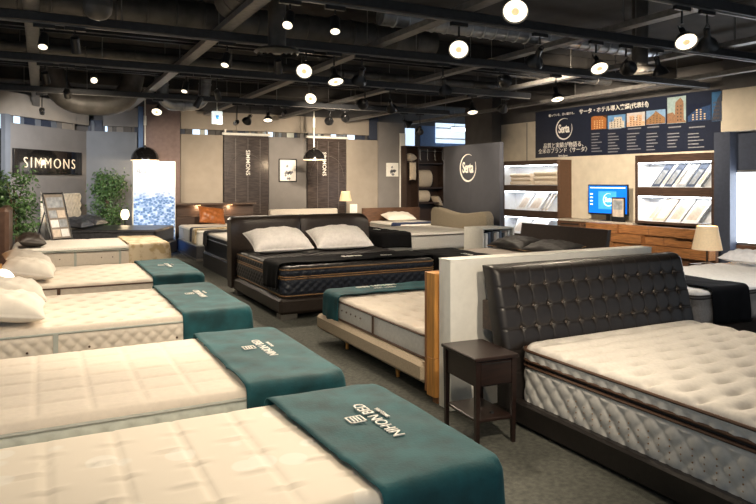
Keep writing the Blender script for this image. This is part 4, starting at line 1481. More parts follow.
nt.links.new(mx.outputs['Result'], bs.inputs['Base Color'])
bs.inputs['Emission Strength'].default_value = 0.8
bs.inputs['Roughness'].default_value = 0.4
MB().box(-hw + 0.015, hw - 0.015, -0.008, 0.0, 0.30, zt_ - 0.015).build('backlit_face', city, t)
MB().box(-hw + 0.015, hw - 0.015, -0.008, 0.0, 0.04, 0.298).build('blue_plinth', mat('blue_print', (0.03, 0.14, 0.5), 0.3, emit=0.35, ecol=(0.03, 0.2, 0.8)), t)
place_text('lettering', 'Beautyrest', 0.15, GREYPRINT, (-0.08, -0.010, zt_ - 0.24), (1, 0, 0), (0, 0, 1), t, shear=0.3, bold=0.002)
place_text('lettering', 'SIMMONS', 0.05, GREYPRINT, (-0.12, -0.010, zt_ - 0.34), (1, 0, 0), (0, 0, 1), t)


# pendant lamps
def pendant(label, px, py, Y, r):
    p = aty(px, py, Y)
    t = thing('pendant_lamp', label, 'pendant lamp', (p.x, p.y, p.z))
    prof_ = [(r * math.cos(a), r * math.sin(a)) for a in np.linspace(0, PI / 2 - 0.12, 12)]
    MB().lathe(prof_ + [(0.02, r + 0.03)], 28, cap=False).build('dome_shade', mat('gloss_black', (0.010, 0.009, 0.009), 0.12, coat=0.6, var=0.0), t, True)
    MB().lathe([(r, 0.0), (r + 0.006, -0.008), (r - 0.01, -0.012), (r - 0.02, 0.0)], 28, cap=False).build('rim', mat('warm_rim', (0.8, 0.6, 0.4), 0.4, emit=1.0, ecol=(1, 0.75, 0.5)), t, True)
    MB().lathe([(0.02, 0.10), (0.06, 0.03), (0.06, 0.01), (0.02, -0.01)], 16).build('bulb', BULB, t, True)
    MB().tube([(0, 0, r + 0.02), (0, 0, 3.72 - p.z)], 0.014, 8).build('rod', WHITE, t)
    MB().lathe([(0.03, 0), (0.03, 0.22)], 12, o=(0, 0, min(0.9, 2.9 - p.z))).build('rod_sleeve', WHITE, t, True)
    l = bpy.data.lights.new('pendant_glow', 'POINT')
    l.energy = 20
    l.color = (1, 0.75, 0.48)
    l.shadow_soft_size = 0.05
    lo = bpy.data.objects.new('pendant_glow', l)
    COL.objects.link(lo)
    lo.parent = t
    lo.location = (0, 0, -0.03)
    return t


pendant('glossy black dome pendant lamp behind the backlit city sign', 145, 160, 15.8, 0.31)
pendant('glossy black dome pendant lamp in front of the brown hanging screens', 314, 159.5, 14.6, 0.26)

# hanging exit sign
p = aty(217, 124, 13.0)
t = thing('hanging_sign', 'small white emergency exit sign hung from the ceiling', 'sign', (p.x, p.y, p.z))
MB().box(-0.10, 0.10, -0.04, 0.04, 0, 0.25, 0.006).build('sign_box', mat('sign_white', (0.8, 0.85, 0.82), 0.4, emit=0.7, ecol=(0.9, 1, 0.95)), t)
MB().box(-0.03, 0.03, -0.045, -0.04, 0.08, 0.17).build('pictogram', mat('sign_blue', (0.02, 0.25, 0.6), 0.4, emit=0.5, ecol=(0.05, 0.4, 0.9)), t)
MB().tube([(0, 0, 0.25), (0, 0, 3.72 - p.z)], 0.01, 6).build('rod', WHITE, t)


# hanging film screens on the back wall
def screen(label, p0, p1, py0, zb, tx):
    Y = YB - 0.06
    x0, x1 = xpx(p0, Y), xpx(p1, Y)
    z1 = aty((p0 + p1) / 2, py0, Y).z
    t = thing('hanging_screen', label, 'screen', ((x0 + x1) / 2, Y, 0))
    hw = (x1 - x0) / 2
    MB().box(-hw, hw, -0.004, 0.004, zb, z1 - 0.02).build('film', FILM, t)
    MB().tube([(-hw - 0.05, -0.02, z1), (hw + 0.05, -0.02, z1)], 0.035, 10).build('roller', WHITE, t, True)
    MB().box(-hw, hw, -0.012, 0.012, zb - 0.03, zb).build('bottom_bar', STEEL, t)
    # large leaf-like print and slim stripes
    arc = []
    for k in range(24):
        a = PI * k / 23
        arc.append((hw * 0.85 * math.cos(a), -0.006, z1 - 1.05 + 0.55 * math.sin(a)))
    MB().tube(arc, 0.004, 4).build('printed_arc', FILMP, t)
    for k in range(3):
        MB().box(-hw * 0.5 + k * hw * 0.55, -hw * 0.5 + k * hw * 0.55 + 0.012, -0.006, -0.004, zb + 0.2, z1 - 0.1).build('printed_stripe', FILMP, t)
    for sx in (-1, 1):
        MB().box(sx * (hw - 0.03) - 0.02, sx * (hw - 0.03) + 0.02, -0.03, 0.10, z1, ZB + 0.02).build('bracket', STEEL, t)
    place_text('lettering', 'SIMMONS', 0.15, PRINT, (tx * hw, -0.008, z1 - 0.72), (0, 0, -1), (1, 0, 0), t, bold=0.001)
    return t


screen('brown translucent hanging screen behind the shelf headboard', 224, 268.5, 134.5, 0.6, 0.05)
screen('brown translucent hanging screen beside the table lamp', 307.5, 346, 137.5, 0.6, -0.15)


def picture(label, p0, p1, py0, py1, Y, fm):
    a, b = aty(p0, py1, Y), aty(p1, py0, Y)
    t = thing('framed_picture', label, 'picture', ((a.x + b.x) / 2, Y, a.z))
    hw, h = (b.x - a.x) / 2, b.z - a.z
    MB().box(-hw, hw, -0.03, 0, 0, h, 0.004).build('frame', fm, t)
    MB().box(-hw + 0.03, hw - 0.03, -0.033, -0.03, 0.03, h - 0.03).build('mat_board', PRINT, t)
    br = MB()
    rg = random.Random(5)
    for _ in range(14):
        x, z = rg.gauss(0, hw * 0.22), h * 0.42 + rg.gauss(0, h * 0.12)
        br.add([(x + 0.03 * math.cos(q) * 1.2, -0.035, z + 0.04 * math.sin(q)) for q in (0, 1.5, 3.1, 4.6)], [(0, 1, 2, 3)])
    br.box(-0.006, 0.006, -0.036, -0.033, h * 0.2, h * 0.5)
    br.build('plant_drawing', GREYPRINT, t)
    return t


picture('black framed plant drawing on the grey panel between the screens', 278.5, 296.5, 159, 182, YB - 0.005, BLACKM)
picture('small white framed drawing on the tall grey panel', 386, 398, 163, 176.5, YB - 0.055, WHITE)

# cream headboard, lamp table
t = thing('headboard', 'cream padded headboard showing behind the wide leather headboard', 'headboard', ((xpx(270, 14) + xpx(337.5, 14)) / 2, 14.05, 0))
hw = (xpx(337.5, 14) - xpx(270, 14)) / 2
MB().box(-hw, hw, -0.08, 0.08, 0.06, 0.99, 0.025).build('padded_panel', CREAM, t)
for sx in (-1, 1):
    MB().box(sx * hw * 0.8 - 0.03, sx * hw * 0.8 + 0.03, -0.03, 0.03, 0, 0.07).build('foot', BLACKM, t)
p = aty(345.5, 214, 15.1)
t = thing('bedside_table', 'dark bedside table carrying the small table lamp at the back', 'table', (p.x, p.y, 0))
ztb = 0.76
MB().box(-0.22, 0.22, -0.2, 0.2, 0.05, ztb, 0.006).build('body', WALNUTD, t)
MB().box(-0.24, 0.24, -0.22, 0.22, ztb, ztb + 0.02, 0.004).build('table_top', WALNUTD, t)
MB().box(-0.20, 0.20, -0.208, -0.2, 0.42, 0.70).build('drawer', WALNUT, t)
for sx in (-1, 1):
    MB().box(sx * 0.18 - 0.02, sx * 0.18 + 0.02, -0.18, 0.18, 0, 0.051).build('foot', BLACKM, t)


def table_lamp(label, loc, h, r0, r1, hs, power):
    t = thing('table_lamp', label, 'lamp', loc)
    MB().lathe([(0.07, 0), (0.07, 0.015), (0.012, 0.03), (0.012, h - hs * 0.5)], 16).build('stand', BLACKM, t, True)
    MB().lathe([(r0, h - hs), (r1, h)], 24, cap=False).build('shade', SHADE, t, True)
    MB().lathe([(0.02, h - hs * 0.75), (0.03, h - hs * 0.5), (0.01, h - hs * 0.35)], 10).build('bulb', BULBC, t, True)
    l = bpy.data.lights.new('lamp_glow', 'POINT')
    l.energy = power
    l.color = (1, 0.72, 0.42)
    l.shadow_soft_size = 0.05
    lo = bpy.data.objects.new('lamp_glow', l)
    COL.objects.link(lo)
    lo.parent = t
    lo.location = (0, 0, h - hs * 0.3)
    return t


table_lamp('small table lamp with cream tapered shade beside the hanging screen', (p.x, p.y, ztb + 0.02), 0.58, 0.16, 0.11, 0.24, 8)
# white card on the table
q = aty(353.5, 218, 15.0)
t = thing('display_card', 'white display card standing beside the small table lamp', 'sign', (q.x, p.y - 0.1, ztb + 0.02))
MB().box(-0.10, 0.10, -0.01, 0.01, 0, 0.26, 0.004).build('card', WHITE, t)
MB().box(-0.07, 0.07, -0.013, -0.01, 0.05, 0.2).build('print_area', PAPER, t)

# ------------------------------------------------------------------ back right beds: C (wood headboard), G, D (tweed headboard), E (black headboard)
cc = (8.35, 14.35)
t = thing('bed', 'walnut bed frame with flat plank headboard at the back', 'bed', (cc[0], cc[1], 0), R90)
MB().box(-1.0, 1.02, -0.72, 0.72, 0.10, 0.30, 0.01).build('base_box', WALNUT, t)
MB().box(-1.06, -1.001, -0.88, 0.86, 0.25, 0.92, 0.006).build('headboard', WALNUT, t)
for sx in (-0.85, 0.85):
    for sy in (-0.6, 0.6):
        MB().box(sx - 0.03, sx + 0.03, sy - 0.03, sy + 0.03, 0, 0.102).build('leg', WALNUT, t)
for sy in (-0.7, 0.7):
    MB().box(-1.06, -1.002, sy - 0.03, sy + 0.03, 0, 0.252).build('headboard_leg', WALNUT, t)
mattress('white mattress with a blue throw on the walnut plank bed', cc, R90, 1.98, 1.42, 0.30, 0.58, top_grid(0.3, 0.3, 0.006), None, WHITET, SIDEW, PALEG, step=0.07, nz=6)
throw('dark blue throw across the walnut plank bed', cc, R90, 1.98, 1.42, 0.58, 0.40, 0.30, 0.75, BLUEV, seed=2.0)
pillow('cream pillow on the walnut plank bed', (8.35, 15.02, 0.61), (0.25, 0, 0), 0.85, 0.45, 0.20, PILLOWC, 31)
gc = (6.75, 13.4)
bed_base('walnut base of the narrow bed behind the black runner bed', gc, R90, 2.0, 1.0, 0.1, 0.28, WALNUT, WALNUT)
mattress('white mattress of the narrow bed behind the black runner bed', gc, R90, 1.98, 0.98, 0.28, 0.52, None, None, WHITET, SIDEW, PALEG, step=0.08, nz=6)
throw('dark blue throw on the narrow bed behind the black runner bed', gc, R90, 1.98, 0.98, 0.52, 0.36, 0.2, 0.7, BLUEV, seed=3.0)

dc = (6.60, 11.42)
DL, DW = 2.18, 1.9
bed_base('beige base of the bed with the wavy tweed headboard', dc, PI, DL, DW - 0.04, 0.08, 0.32, LINEN, BLACKM)
mattress('white mattress with dark edge line beside the wavy tweed headboard', dc, PI, DL, DW, 0.32, 0.65, top_grid(0.4, 0.4, 0.006), None, WHITET, SIDEW, BAND, step=0.06, nz=8, pipes=(0.60,))
tt = throw('black velvet throw with small lettering on the tweed-headboard bed', dc, PI, DL, DW, 0.65, 0.40, 0.52, 9, BLACKV, seed=1.2)
place_text('lettering', 'Serta', 0.12, PRINT, (0.82, 0.2, 0.688), (0, 1, 0), (-1, 0, 0), tt)
t = thing('headboard', 'thick beige tweed headboard with wavy top', 'headboard', (7.85, 11.42, 0))
nn = 40
pts = []
for i in range(nn + 1):
    u = i / nn
    y = -1.03 + 2.06 * u
    z = 0.98 + 0.05 * math.cos(u * PI * 1.8 + 0.4) + 0.03 * u
    ed = min(u, 1 - u)
    z -= 0.12 * max(0, 1 - ed / 0.06) ** 2
    pts.append((y, z))
poly = [(-1.03, 0.08)] + pts + [(1.03, 0.08)]
o = MB().prism(poly, -0.11, 0.09, 'x').build('padded_panel', TWEED, t)
m_ = o.modifiers.new('round', 'BEVEL')
m_.width = 0.035
m_.segments = 3
m_.limit_method = 'ANGLE'
for sy in (-0.8, 0.8):
    MB().box(-0.04, 0.04, sy - 0.04, sy + 0.04, 0, 0.09).build('foot', BLACKM, t)

ec = (5.68, 7.33)
EL, EW = 1.92, 1.62
t = thing('bed', 'charcoal bed frame with low slanted flat headboard', 'bed', (ec[0], ec[1], 0), PI)
MB().box(-EL / 2 - 0.02, EL / 2 + 0.02, -EW / 2 - 0.02, EW / 2 + 0.02, 0.06, 0.28, 0.02).build('base_box', DARKP, t)
hb_ = MB()
xa = -EL / 2 - 0.04
vs = []
for y in (-EW / 2 - 0.08, EW / 2 + 0.08):
    vs += [(xa, y, 0.10), (xa - 0.07, y, 0.10), (xa - 0.20, y, 0.95), (xa - 0.14, y, 0.95)]
hb_.add(vs, [(0, 1, 2, 3), (4, 7, 6, 5), (0, 3, 7, 4), (1, 5, 6, 2), (3, 2, 6, 7), (0, 4, 5, 1)])
hb_.build('headboard', LEATHERB, t)
for sx in (-0.8, 0.8):
    for sy in (-0.7, 0.7):
        MB().box(sx - 0.03, sx + 0.03, sy - 0.03, sy + 0.03, 0, 0.062).build('leg', BLACKM, t)
mattress('grey-topped mattress on the charcoal bed with slanted headboard', ec, PI, EL, EW, 0.28, 0.60, top_tuft(0.25, 0.2, 0.008), diamond(0.1, 0.1, 0.006), GREYM, NAVYQ, BAND, step=0.05, nz=10)
tt = throw('black velvet throw on the charcoal bed with slanted headboard', ec, PI, EL, EW, 0.60, 0.33, 0.28, 9, BLACKV, seed=8.0)
place_text('lettering', 'Serta', 0.12, PRINT, (0.60, 0.1, 0.636), (0, 1, 0), (-1, 0, 0), tt)
pillow('black satin pillow with tan piping nearer the white box on the charcoal bed', (6.30, 7.72, 0.63), (0, -0.22, 0), 0.46, 0.80, 0.15, BLACKP, 41, piping=GOLDT)
pillow('black satin pillow with tan piping nearer the white screen on the charcoal bed', (6.28, 6.92, 0.63), (0, -0.22, 0.05), 0.46, 0.80, 0.15, BLACKP, 42, piping=GOLDT)
# white magazine box
t = thing('magazine_box', 'white open box table filled with upright catalogues', 'table', (7.10, 9.45, 0))
MB().box(-0.34, 0.34, -0.28, 0.28, 0.78, 0.80).build('table_top', WHITE, t)
MB().box(-0.34, -0.32, -0.28, 0.28, 0.0, 0.78).build('side_panel', WHITE, t)
MB().box(0.32, 0.34, -0.28, 0.28, 0.0, 0.78).build('side_panel', WHITE, t)
MB().box(-0.32, 0.32, 0.26, 0.28, 0.0, 0.78).build('back_panel', WHITE, t)
MB().box(-0.32, 0.32, -0.27, 0.26, 0.36, 0.38).build('shelf', WHITE, t)
MB().box(-0.32, 0.32, -0.27, 0.26, 0.02, 0.04).build('shelf', WHITE, t)
for k in range(9):
    o = MB().box(-0.02, 0.02, -0.20, 0.0, 0, 0.33 + 0.02 * (k % 3)).build('catalogue', [PAPER, PAPERB, BLACKM, PAPERC][k % 4])
    o.location = (7.10 - 0.24 + k * 0.06, 9.39, 0.38)
    tag(o, 'slim upright catalogue in the white box table', 'catalogue', 'catalogues in the white box')

# right-hand bed F
fc = (6.60, 4.68)
FL, FW = 2.46, 1.36
t = thing('bed', 'dark low bed frame under the mattress before the bright light box', 'bed', (fc[0], fc[1], 0), PI)
MB().box(-FL / 2 - 0.02, FL / 2 + 0.03, -FW / 2 - 0.03, FW / 2 + 0.03, 0.08, 0.27, 0.02).build('base_box', ESPRESSO, t)
for sx in (-0.8, 0.8):
    for sy in (-0.55, 0.55):
        MB().box(sx - 0.03, sx + 0.03, sy - 0.03, sy + 0.03, 0, 0.082).build('leg', BLACKM, t)
mattress('cool white tufted mattress with dark tape and black throw beside the tufted headboard', fc, PI, FL, FW, 0.27, 0.59, top_tuft(0.24, 0.13, 0.016), diamond(0.08, 0.08, 0.006), WHITET, GREYM, BAND, step=0.03, nz=12, pipes=(0.545, 0.52, 0.27))
throw('black velvet throw on the bed before the bright light box', fc, PI, FL, FW, 0.59, 0.27, 0.52, 1.06, BLACKV, seed=9.0)
pillow('white pillow on the bed before the bright light box', (7.66, 5.0, 0.62), (0, -0.1, 0), 0.36, 0.6, 0.15, PILLOWW, 51)

# ------------------------------------------------------------------ right wall: banner, shelf units, counter, screen
s0, z1 = onw(536, 112)
s1 = onw(721, 90)[0]
z0 = onw(536, 158)[1]
z1 = (z1 + onw(721, 89)[1]) / 2
t = wthing('wall_banner', 'wide navy wall banner with round logo, hotel pictures and Japanese text', 'banner')
wbox(MB(), s1, s0, 0.003, 0.018, z0, z1).build('banner_sheet', NAVY, t)


def bpos(px, py):
    s, z = onw(px, py, 0.02)
    return (-0.022, s, z)


RT, UP = (0, -1, 0), (0, 0, 1)


def serta_logo(parent, pos, s, n_axis, right, m):
    """word with an open crescent ring round it"""
    r = Vector(right).normalized()
    u = Vector((0, 0, 1))
    nrm = r.cross(u)
    mb = MB()
    n = 40
    a0, a1 = math.radians(62), math.radians(385)
    outer, inner = [], []
    for k in range(n + 1):
        f = k / n
        a = a0 + (a1 - a0) * f
        th = 0.02 + 0.11 * math.sin(PI * f) ** 0.9
        outer.append((math.cos(a) * s, math.sin(a) * s))
        inner.append((math.cos(a) * s * (1 - th), math.sin(a) * s * (1 - th)))
    vs = []
    for d in (0.0, 0.004):
        for ring in (outer, inner):
            for a, b in ring:
                p = Vector(pos) + r * a + u * b + nrm * d
                vs.append(tuple(p))
    m_ = n + 1
    fs = []
    for k in range(n):
        fs.append((2 * m_ + k, 2 * m_ + k + 1, 3 * m_ + k + 1, 3 * m_ + k))
        fs.append((k, k + 1, 2 * m_ + k + 1, 2 * m_ + k))
        fs.append((m_ + k, 3 * m_ + k, 3 * m_ + k + 1, m_ + k + 1))
    mb.add(vs, fs)
    mb.build('logo_ring', m, parent)
    o = place_text('lettering', 'Serta', s * 0.86, m, Vector(pos) + nrm * 0.002, right, (0, 0, 1), parent, bold=s * 0.022, spacing=0.86)
    o.scale = (0.86, 1.25, 1.0)


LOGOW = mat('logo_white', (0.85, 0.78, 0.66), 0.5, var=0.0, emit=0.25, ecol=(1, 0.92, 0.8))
pc = bpos(564, 129)
ra = abs(bpos(564, 120)[2] - bpos(564, 138)[2]) / 2 * 1.2
serta_logo(t, pc, ra, 0, RT, PRINT)
place_text('lettering', '眠っている、思い描ける。', 0.066, PRINT, bpos(562, 114.5), RT, UP, t)['kind'] = 'stuff'
place_text('lettering', '品質と実績が物語る、', 0.125, PRINT, bpos(564, 145.2), RT, UP, t)['kind'] = 'stuff'
place_text('lettering', '全米のブランド〈サータ〉', 0.125, PRINT, bpos(563, 150.6), RT, UP, t)['kind'] = 'stuff'
place_text('lettering', 'Serta Japan', 0.06, PRINT, bpos(563, 155.6), RT, UP, t)
place_text('lettering', 'サータ・ホテル導入実績(代表例)', 0.118, PRINT, bpos(612, 108.5), RT, UP, t, bold=0.002)['kind'] = 'stuff'
SKY = [mat('sky_print_%d' % k, c, 0.3, var=0.1) for k, c in enumerate(((0.10, 0.045, 0.02), (0.14, 0.30, 0.55), (0.55, 0.52, 0.50), (0.22, 0.36, 0.55), (0.32, 0.42, 0.42), (0.010, 0.015, 0.035), (0.04, 0.12, 0.25)))]
BLD = [mat('building_print_%d' % k, c, 0.3, var=0.2, scale=40) for k, c in enumerate(((0.42, 0.16, 0.05), (0.62, 0.55, 0.46), (0.62, 0.40, 0.26), (0.28, 0.16, 0.08), (0.26, 0.15, 0.09), (0.03, 0.06, 0.14), (0.05, 0.06, 0.09)))]
WINP = mat('window_print', (0.75, 0.55, 0.30), 0.3, var=0.1)
WIND = mat('window_print_dark', (0.10, 0.07, 0.05), 0.3, var=0.1)
shots = [(591.5, 606.5, 115, 130, 2), (608, 625.5, 114, 129, 1), (627, 645, 111.5, 127, 3), (646.5, 665.5, 109, 125, 0), (667.5, 686, 95.5, 124, 4), (688, 711, 102, 122, 5), (712, 721.5, 91, 121.5, 6)]
for k, (a, b, c, d, st) in enumerate(shots):
    A, Bq = bpos(a, d), bpos(b, c)
    ph = thing('x', '', '')
    bpy.data.objects.remove(ph)
    y0, y1, za, zb_ = Bq[1], A[1], A[2], Bq[2]
    frp = MB().box(-0.026, -0.018, y0, y1, za, zb_).build('hotel_picture', SKY[k], t)
    w_, h_ = y1 - y0, zb_ - za
    # simple generic block silhouettes, all different
    if st == 0:
        poly = [(0.0, 0), (0.0, 0.35), (0.45, 0.80), (0.50, 0.95), (0.62, 0.80), (1, 0.4), (1, 0)]
    elif st == 1:
        poly = [(0.08, 0), (0.08, 0.5), (0.35, 0.55), (0.38, 0.82), (0.80, 0.82), (0.84, 0.5), (0.95, 0.5), (0.95, 0)]
    elif st == 2:
        poly = [(0, 0), (0, 0.9), (0.2, 1.0), (0.75, 0.95), (1.0, 0.75), (1, 0)]
    elif st == 3:
        poly = [(0.0, 0), (0.0, 0.3), (0.15, 0.3), (0.15, 0.78), (0.42, 0.78), (0.42, 0.4), (0.58, 0.4), (0.58, 0.78), (0.85, 0.78), (0.85, 0.3), (1, 0.3), (1, 0)]
    elif st == 4:
        poly = [(0, 0), (0, 0.38), (0.3, 0.42), (0.42, 0.30), (0.45, 0.78), (0.72, 0.95), (0.88, 0.80), (0.90, 0.1), (1, 0.05), (1, 0)]
    elif st == 5:
        poly = [(0.0, 0), (0.0, 0.3), (0.25, 0.55), (0.55, 0.72), (1.0, 0.85), (1, 0)]
    else:
        poly = [(0, 0), (0.1, 0.2), (0.6, 0.75), (1, 0.95), (1, 0)]
    pts = [(y1 - u * w_ * 0.99 - 0.005 * w_, za + v * h_ * 0.99 + 0.005) for u, v in poly]
    MB().prism(pts, -0.030, -0.026, 'x').build('building', BLD[k], frp)
    wm = MB()
    for rq in range(5):
        for cq in range(4):
            u, v = 0.2 + 0.17 * cq, 0.08 + 0.13 * rq
            if st in (4,) and not (0.45 < u < 0.85):
                continue
            if v < 0.62 - (0.2 if st in (0, 5) and cq in (0, 3) else 0):
                wm.box(-0.032, -0.030, y1 - (u + 0.07) * w_, y1 - u * w_, za + v * h_, za + (v + 0.06) * h_)
    wm.build('window_rows', WINP if k in (0, 5) else WIND, frp)
# small print columns under the pictures
rg = random.Random(9)
for a, b in ((591.5, 603), (608, 622), (627, 642), (646.5, 660), (667.5, 682), (688, 706)):
    mb = MB()
    yy1, yy0 = bpos(a, 140)[1], bpos(b, 140)[1]
    zc = bpos((a + b) / 2, 133.5)[2]
    for k in range(11):
        z = zc - k * 0.062
        if z < z0 + 0.04:
            break
        mb.box(-0.022, -0.018, yy1 - (yy1 - yy0) * rg.uniform(0.5, 0.95), yy1, z - 0.010, z + 0.010)
    o = mb.build('small_print', GREYPRINT, t)
    o['kind'] = 'stuff'
    ct = bpos((a + b) / 2, 128.5 if a < 640 else 127)
    MB().box(-0.022, -0.018, yy0 + 0.02, yy1 - 0.02, ct[2] - 0.012, ct[2] + 0.012).build('caption', GREYPRINT, t)


# lit shelf units
def shelf_unit(label, pL, pR, py_top, tiers, depth, zbot, sideR, nfront):
    """tiers: list of (py0, py1) of the open bays measured at the left front edge"""
    sL, sR = onw(pL, 160, nfront)[0], onw(pR, 160, nfront)[0]
    zt = onw((pL + pR) / 2, py_top, nfront)[1]
    t = wthing('display_shelf', label, 'shelf')
    back, fr = nfront - depth, nfront
    edges = []
    for (pp, a, b) in tiers:
        edges.append((onw(pp, b, nfront)[1], onw(pp, a, nfront)[1]))
    # side panels
    wbox(MB(), sL, sL - 0.05, back, fr, zbot, zt, 0.003).build('side_panel', WALNUTD, t)
    wbox(MB(), sR, sR + 0.05, back, fr, zbot, zt, 0.003).build('side_panel', WALNUT if sideR else WALNUTD, t)
    wbox(MB(), sR + 0.05, sL - 0.05, back, back + 0.02, zbot, zt).build('back_panel', SHELFIN, t)
    ztops = [zt] + [e[0] for e in edges]
    zbots = [e[1] for e in edges] + [zbot]
    for a, b in zip(ztops, zbots):
        if a - b > 0.01:
            wbox(MB(), sR + 0.05, sL - 0.05, back + 0.02, fr, b, a, 0.003).build('shelf_board', WALNUTD, t)
    lit = []
    for zb_, zt_ in edges:
        wbox(MB(), sR + 0.07, sL - 0.07, fr - 0.045, fr - 0.012, zt_ - 0.016, zt_ - 0.001).build('led_strip', LEDW, t)
        wbox(MB(), sR + 0.051, sR + 0.058, back + 0.02, fr - 0.02, zb_, zt_).build('bay_lining', SHELFIN, t)
        wbox(MB(), sL - 0.058, sL - 0.051, back + 0.02, fr - 0.02, zb_, zt_).build('bay_lining', SHELFIN, t)
        wbox(MB(), sR + 0.058, sL - 0.058, back + 0.02, fr - 0.03, zb_, zb_ + 0.006).build('bay_floor', SHELFIN, t)
    return t, sL, sR, edges, back


NF = 0.40
uL, sL1, sR1, ed1, bk1 = shelf_unit('dark wood display shelf with lit bays of folded towels and catalogues', 502.5, 559, 160.5,
                                    [(503, 166, 185), (503, 191, 209), (503, 216, 232)], 0.39, 0.0, True, NF)
uR, sL2, sR2, ed2, bk2 = shelf_unit('dark wood display shelf with lit bays of slanted fabric samples', 635, 714, 154,
                                    [(637, 163, 187), (637, 196, 220.5)], 0.39, onw(637, 223, NF)[1], False, NF)


def wobj(name, mb, m, s, n, z, tilt=(0, 0, 0), label='', cat='', group=None):
    o = mb.build(name, m)
    p = RW0 + RD * s + RN * n
    o.location = (p.x, p.y, z)
    o.rotation_euler = (tilt[0], tilt[1], RA + tilt[2])
    tag(o, label, cat, group)
    return o


# towels: two piles of three
zb_ = ed1[0][0] + 0.007
spanL = sL1 - sR1
for pile, sc0 in enumerate((sL1 - spanL * 0.30, sR1 + spanL * 0.26)):
    for k in range(3):
        hh_ = 0.088 if pile == 0 else 0.105
        wd = spanL * (0.19 if pile == 0 else 0.20)
        mb = MB()
        # folded towel: rounded fold towards the room
        pr_ = [(0.13, 0.002), (0.13, hh_ - 0.004)]
        for q in range(9):
            a = PI / 2 + PI * q / 8
            pr_.append((-0.10 + math.cos(a) * hh_ * 0.46, hh_ * 0.5 + math.sin(a) * hh_ * 0.485))
        mb.prism(pr_, -wd * (1 - 0.04 * k), wd * (1 - 0.06 * ((k + pile) % 2)), 'y')
        wobj('folded_towel', mb, TOWEL, sc0, NF - 0.20, zb_ + k * hh_, label=['folded beige towel in the lower flatter pile on the lit shelf', 'folded beige towel in the taller pile on the lit shelf'][pile],
             cat='towel', group=['flatter towel pile', 'taller towel pile'][pile])


def slant_books(bay, sL, sR, nfront, spec, label, group, name='sample_folder'):
    zb_, zt_ = bay
    h = zt_ - zb_
    span = sL - sR
    for f0, f1, m in spec:
        a, b = sL - span * f0, sL - span * f1
        wdt = abs(a - b)
        hh_ = h * 0.90
        mb = MB()
        # board leaning sideways and back against the shelf: sheared slab
        sh = -h * 0.55
        vs = []
        for z, off_, nn_ in ((0, 0, 0.0), (hh_, sh, 0.10)):
            for x in (0.0, 0.014):
                for y in (-wdt / 2, wdt / 2):
                    vs.append((x + nn_, y + off_, z))
        mb.add(vs, [(0, 1, 3, 2), (4, 6, 7, 5), (0, 4, 5, 1), (2, 3, 7, 6), (0, 2, 6, 4), (1, 5, 7, 3)])
        o = wobj(name, mb, m, (a + b) / 2, nfront - 0.08, zb_ + 0.008, label=label, cat='folder', group=group)
        mb2 = MB()
        vs = []
        for z, f in ((hh_ * 0.12, 0.12), (hh_ * 0.75, 0.75)):
            for x in (-0.003, 0.001):
                for y in (-wdt * 0.32, wdt * 0.32):
                    vs.append((x + 0.10 * f, y + sh * f, z))
        mb2.add(vs, [(0, 1, 3, 2), (4, 6, 7, 5), (0, 4, 5, 1), (2, 3, 7, 6), (0, 2, 6, 4), (1, 5, 7, 3)])
        mb2.build('cover_print', PAPERG if m in (PAPERB,) else (PAPER if m != PAPER else PAPERC), o)


slant_books(ed2[0], sL2, sR2, NF, [(0.18, 0.29, PAPERB), (0.30, 0.345, PAPER), (0.35, 0.45, PAPERB), (0.46, 0.50, PAPER), (0.51, 0.62, PAPERG), (0.63, 0.73, PAPERB), (0.74, 0.80, PAPER)],
            'slanted fabric sample folder on the upper bay of the sample shelf', 'folders in the upper sample bay')
slant_books(ed2[1], sL2, sR2, NF, [(0.12, 0.19, PAPER), (0.20, 0.36, PAPERC), (0.38, 0.56, PAPER), (0.58, 0.77, PAPER)],
            'slanted pale catalogue on the lower bay of the sample shelf', 'catalogues in the lower sample bay')
slant_books(ed1[1], sL1, sR1, NF, [(0.20, 0.38, PAPER), (0.40, 0.62, PAPER), (0.66, 0.69, PAPERC), (0.72, 0.75, PAPERC)],
            'white leaning catalogue below the towels', 'catalogues below the towels')
slant_books(ed1[2], sL1, sR1, NF, [(0.10, 0.36, PAPER), (0.38, 0.66, PAPER)],
            'white leaning catalogue in the lowest bay of the towel shelf', 'catalogues in the lowest bay')

# counter between and below the shelves
zc = min(onw(600, 217.5, 0.42)[1], onw(637, 223, NF)[1])
sA, sB = onw(544, 220, 0.46)[0], s_c0 + 0.01
t = wthing('counter_cabinet', 'long walnut counter with drawers under the television', 'cabinet')
wbox(MB(), sB, sR1 - 0.01, 0.01, 0.44, 0.0, zc - 0.04, 0.004).build('body', WALNUT, t)
wbox(MB(), sL2 + 0.0, sR1 - 0.01, 0.01, 0.47, zc - 0.04, zc, 0.003).build('worktop', mat('pale_top', (0.50, 0.44, 0.37), 0.3), t)
for k in range(3):
    a = sR1 - 0.05 - (sR1 - sL2) * k / 3
    b = sR1 - (sR1 - sL2) * (k + 1) / 3
    d = wbox(MB(), a, b, 0.44, 0.455, zc - 0.27, zc - 0.07, 0.003).build('drawer', WALNUT, t)
    wbox(MB(), a - 0.05, b + 0.05, 0.455, 0.46, zc - 0.12, zc - 0.09).build('finger_slot', BLACKM, d)

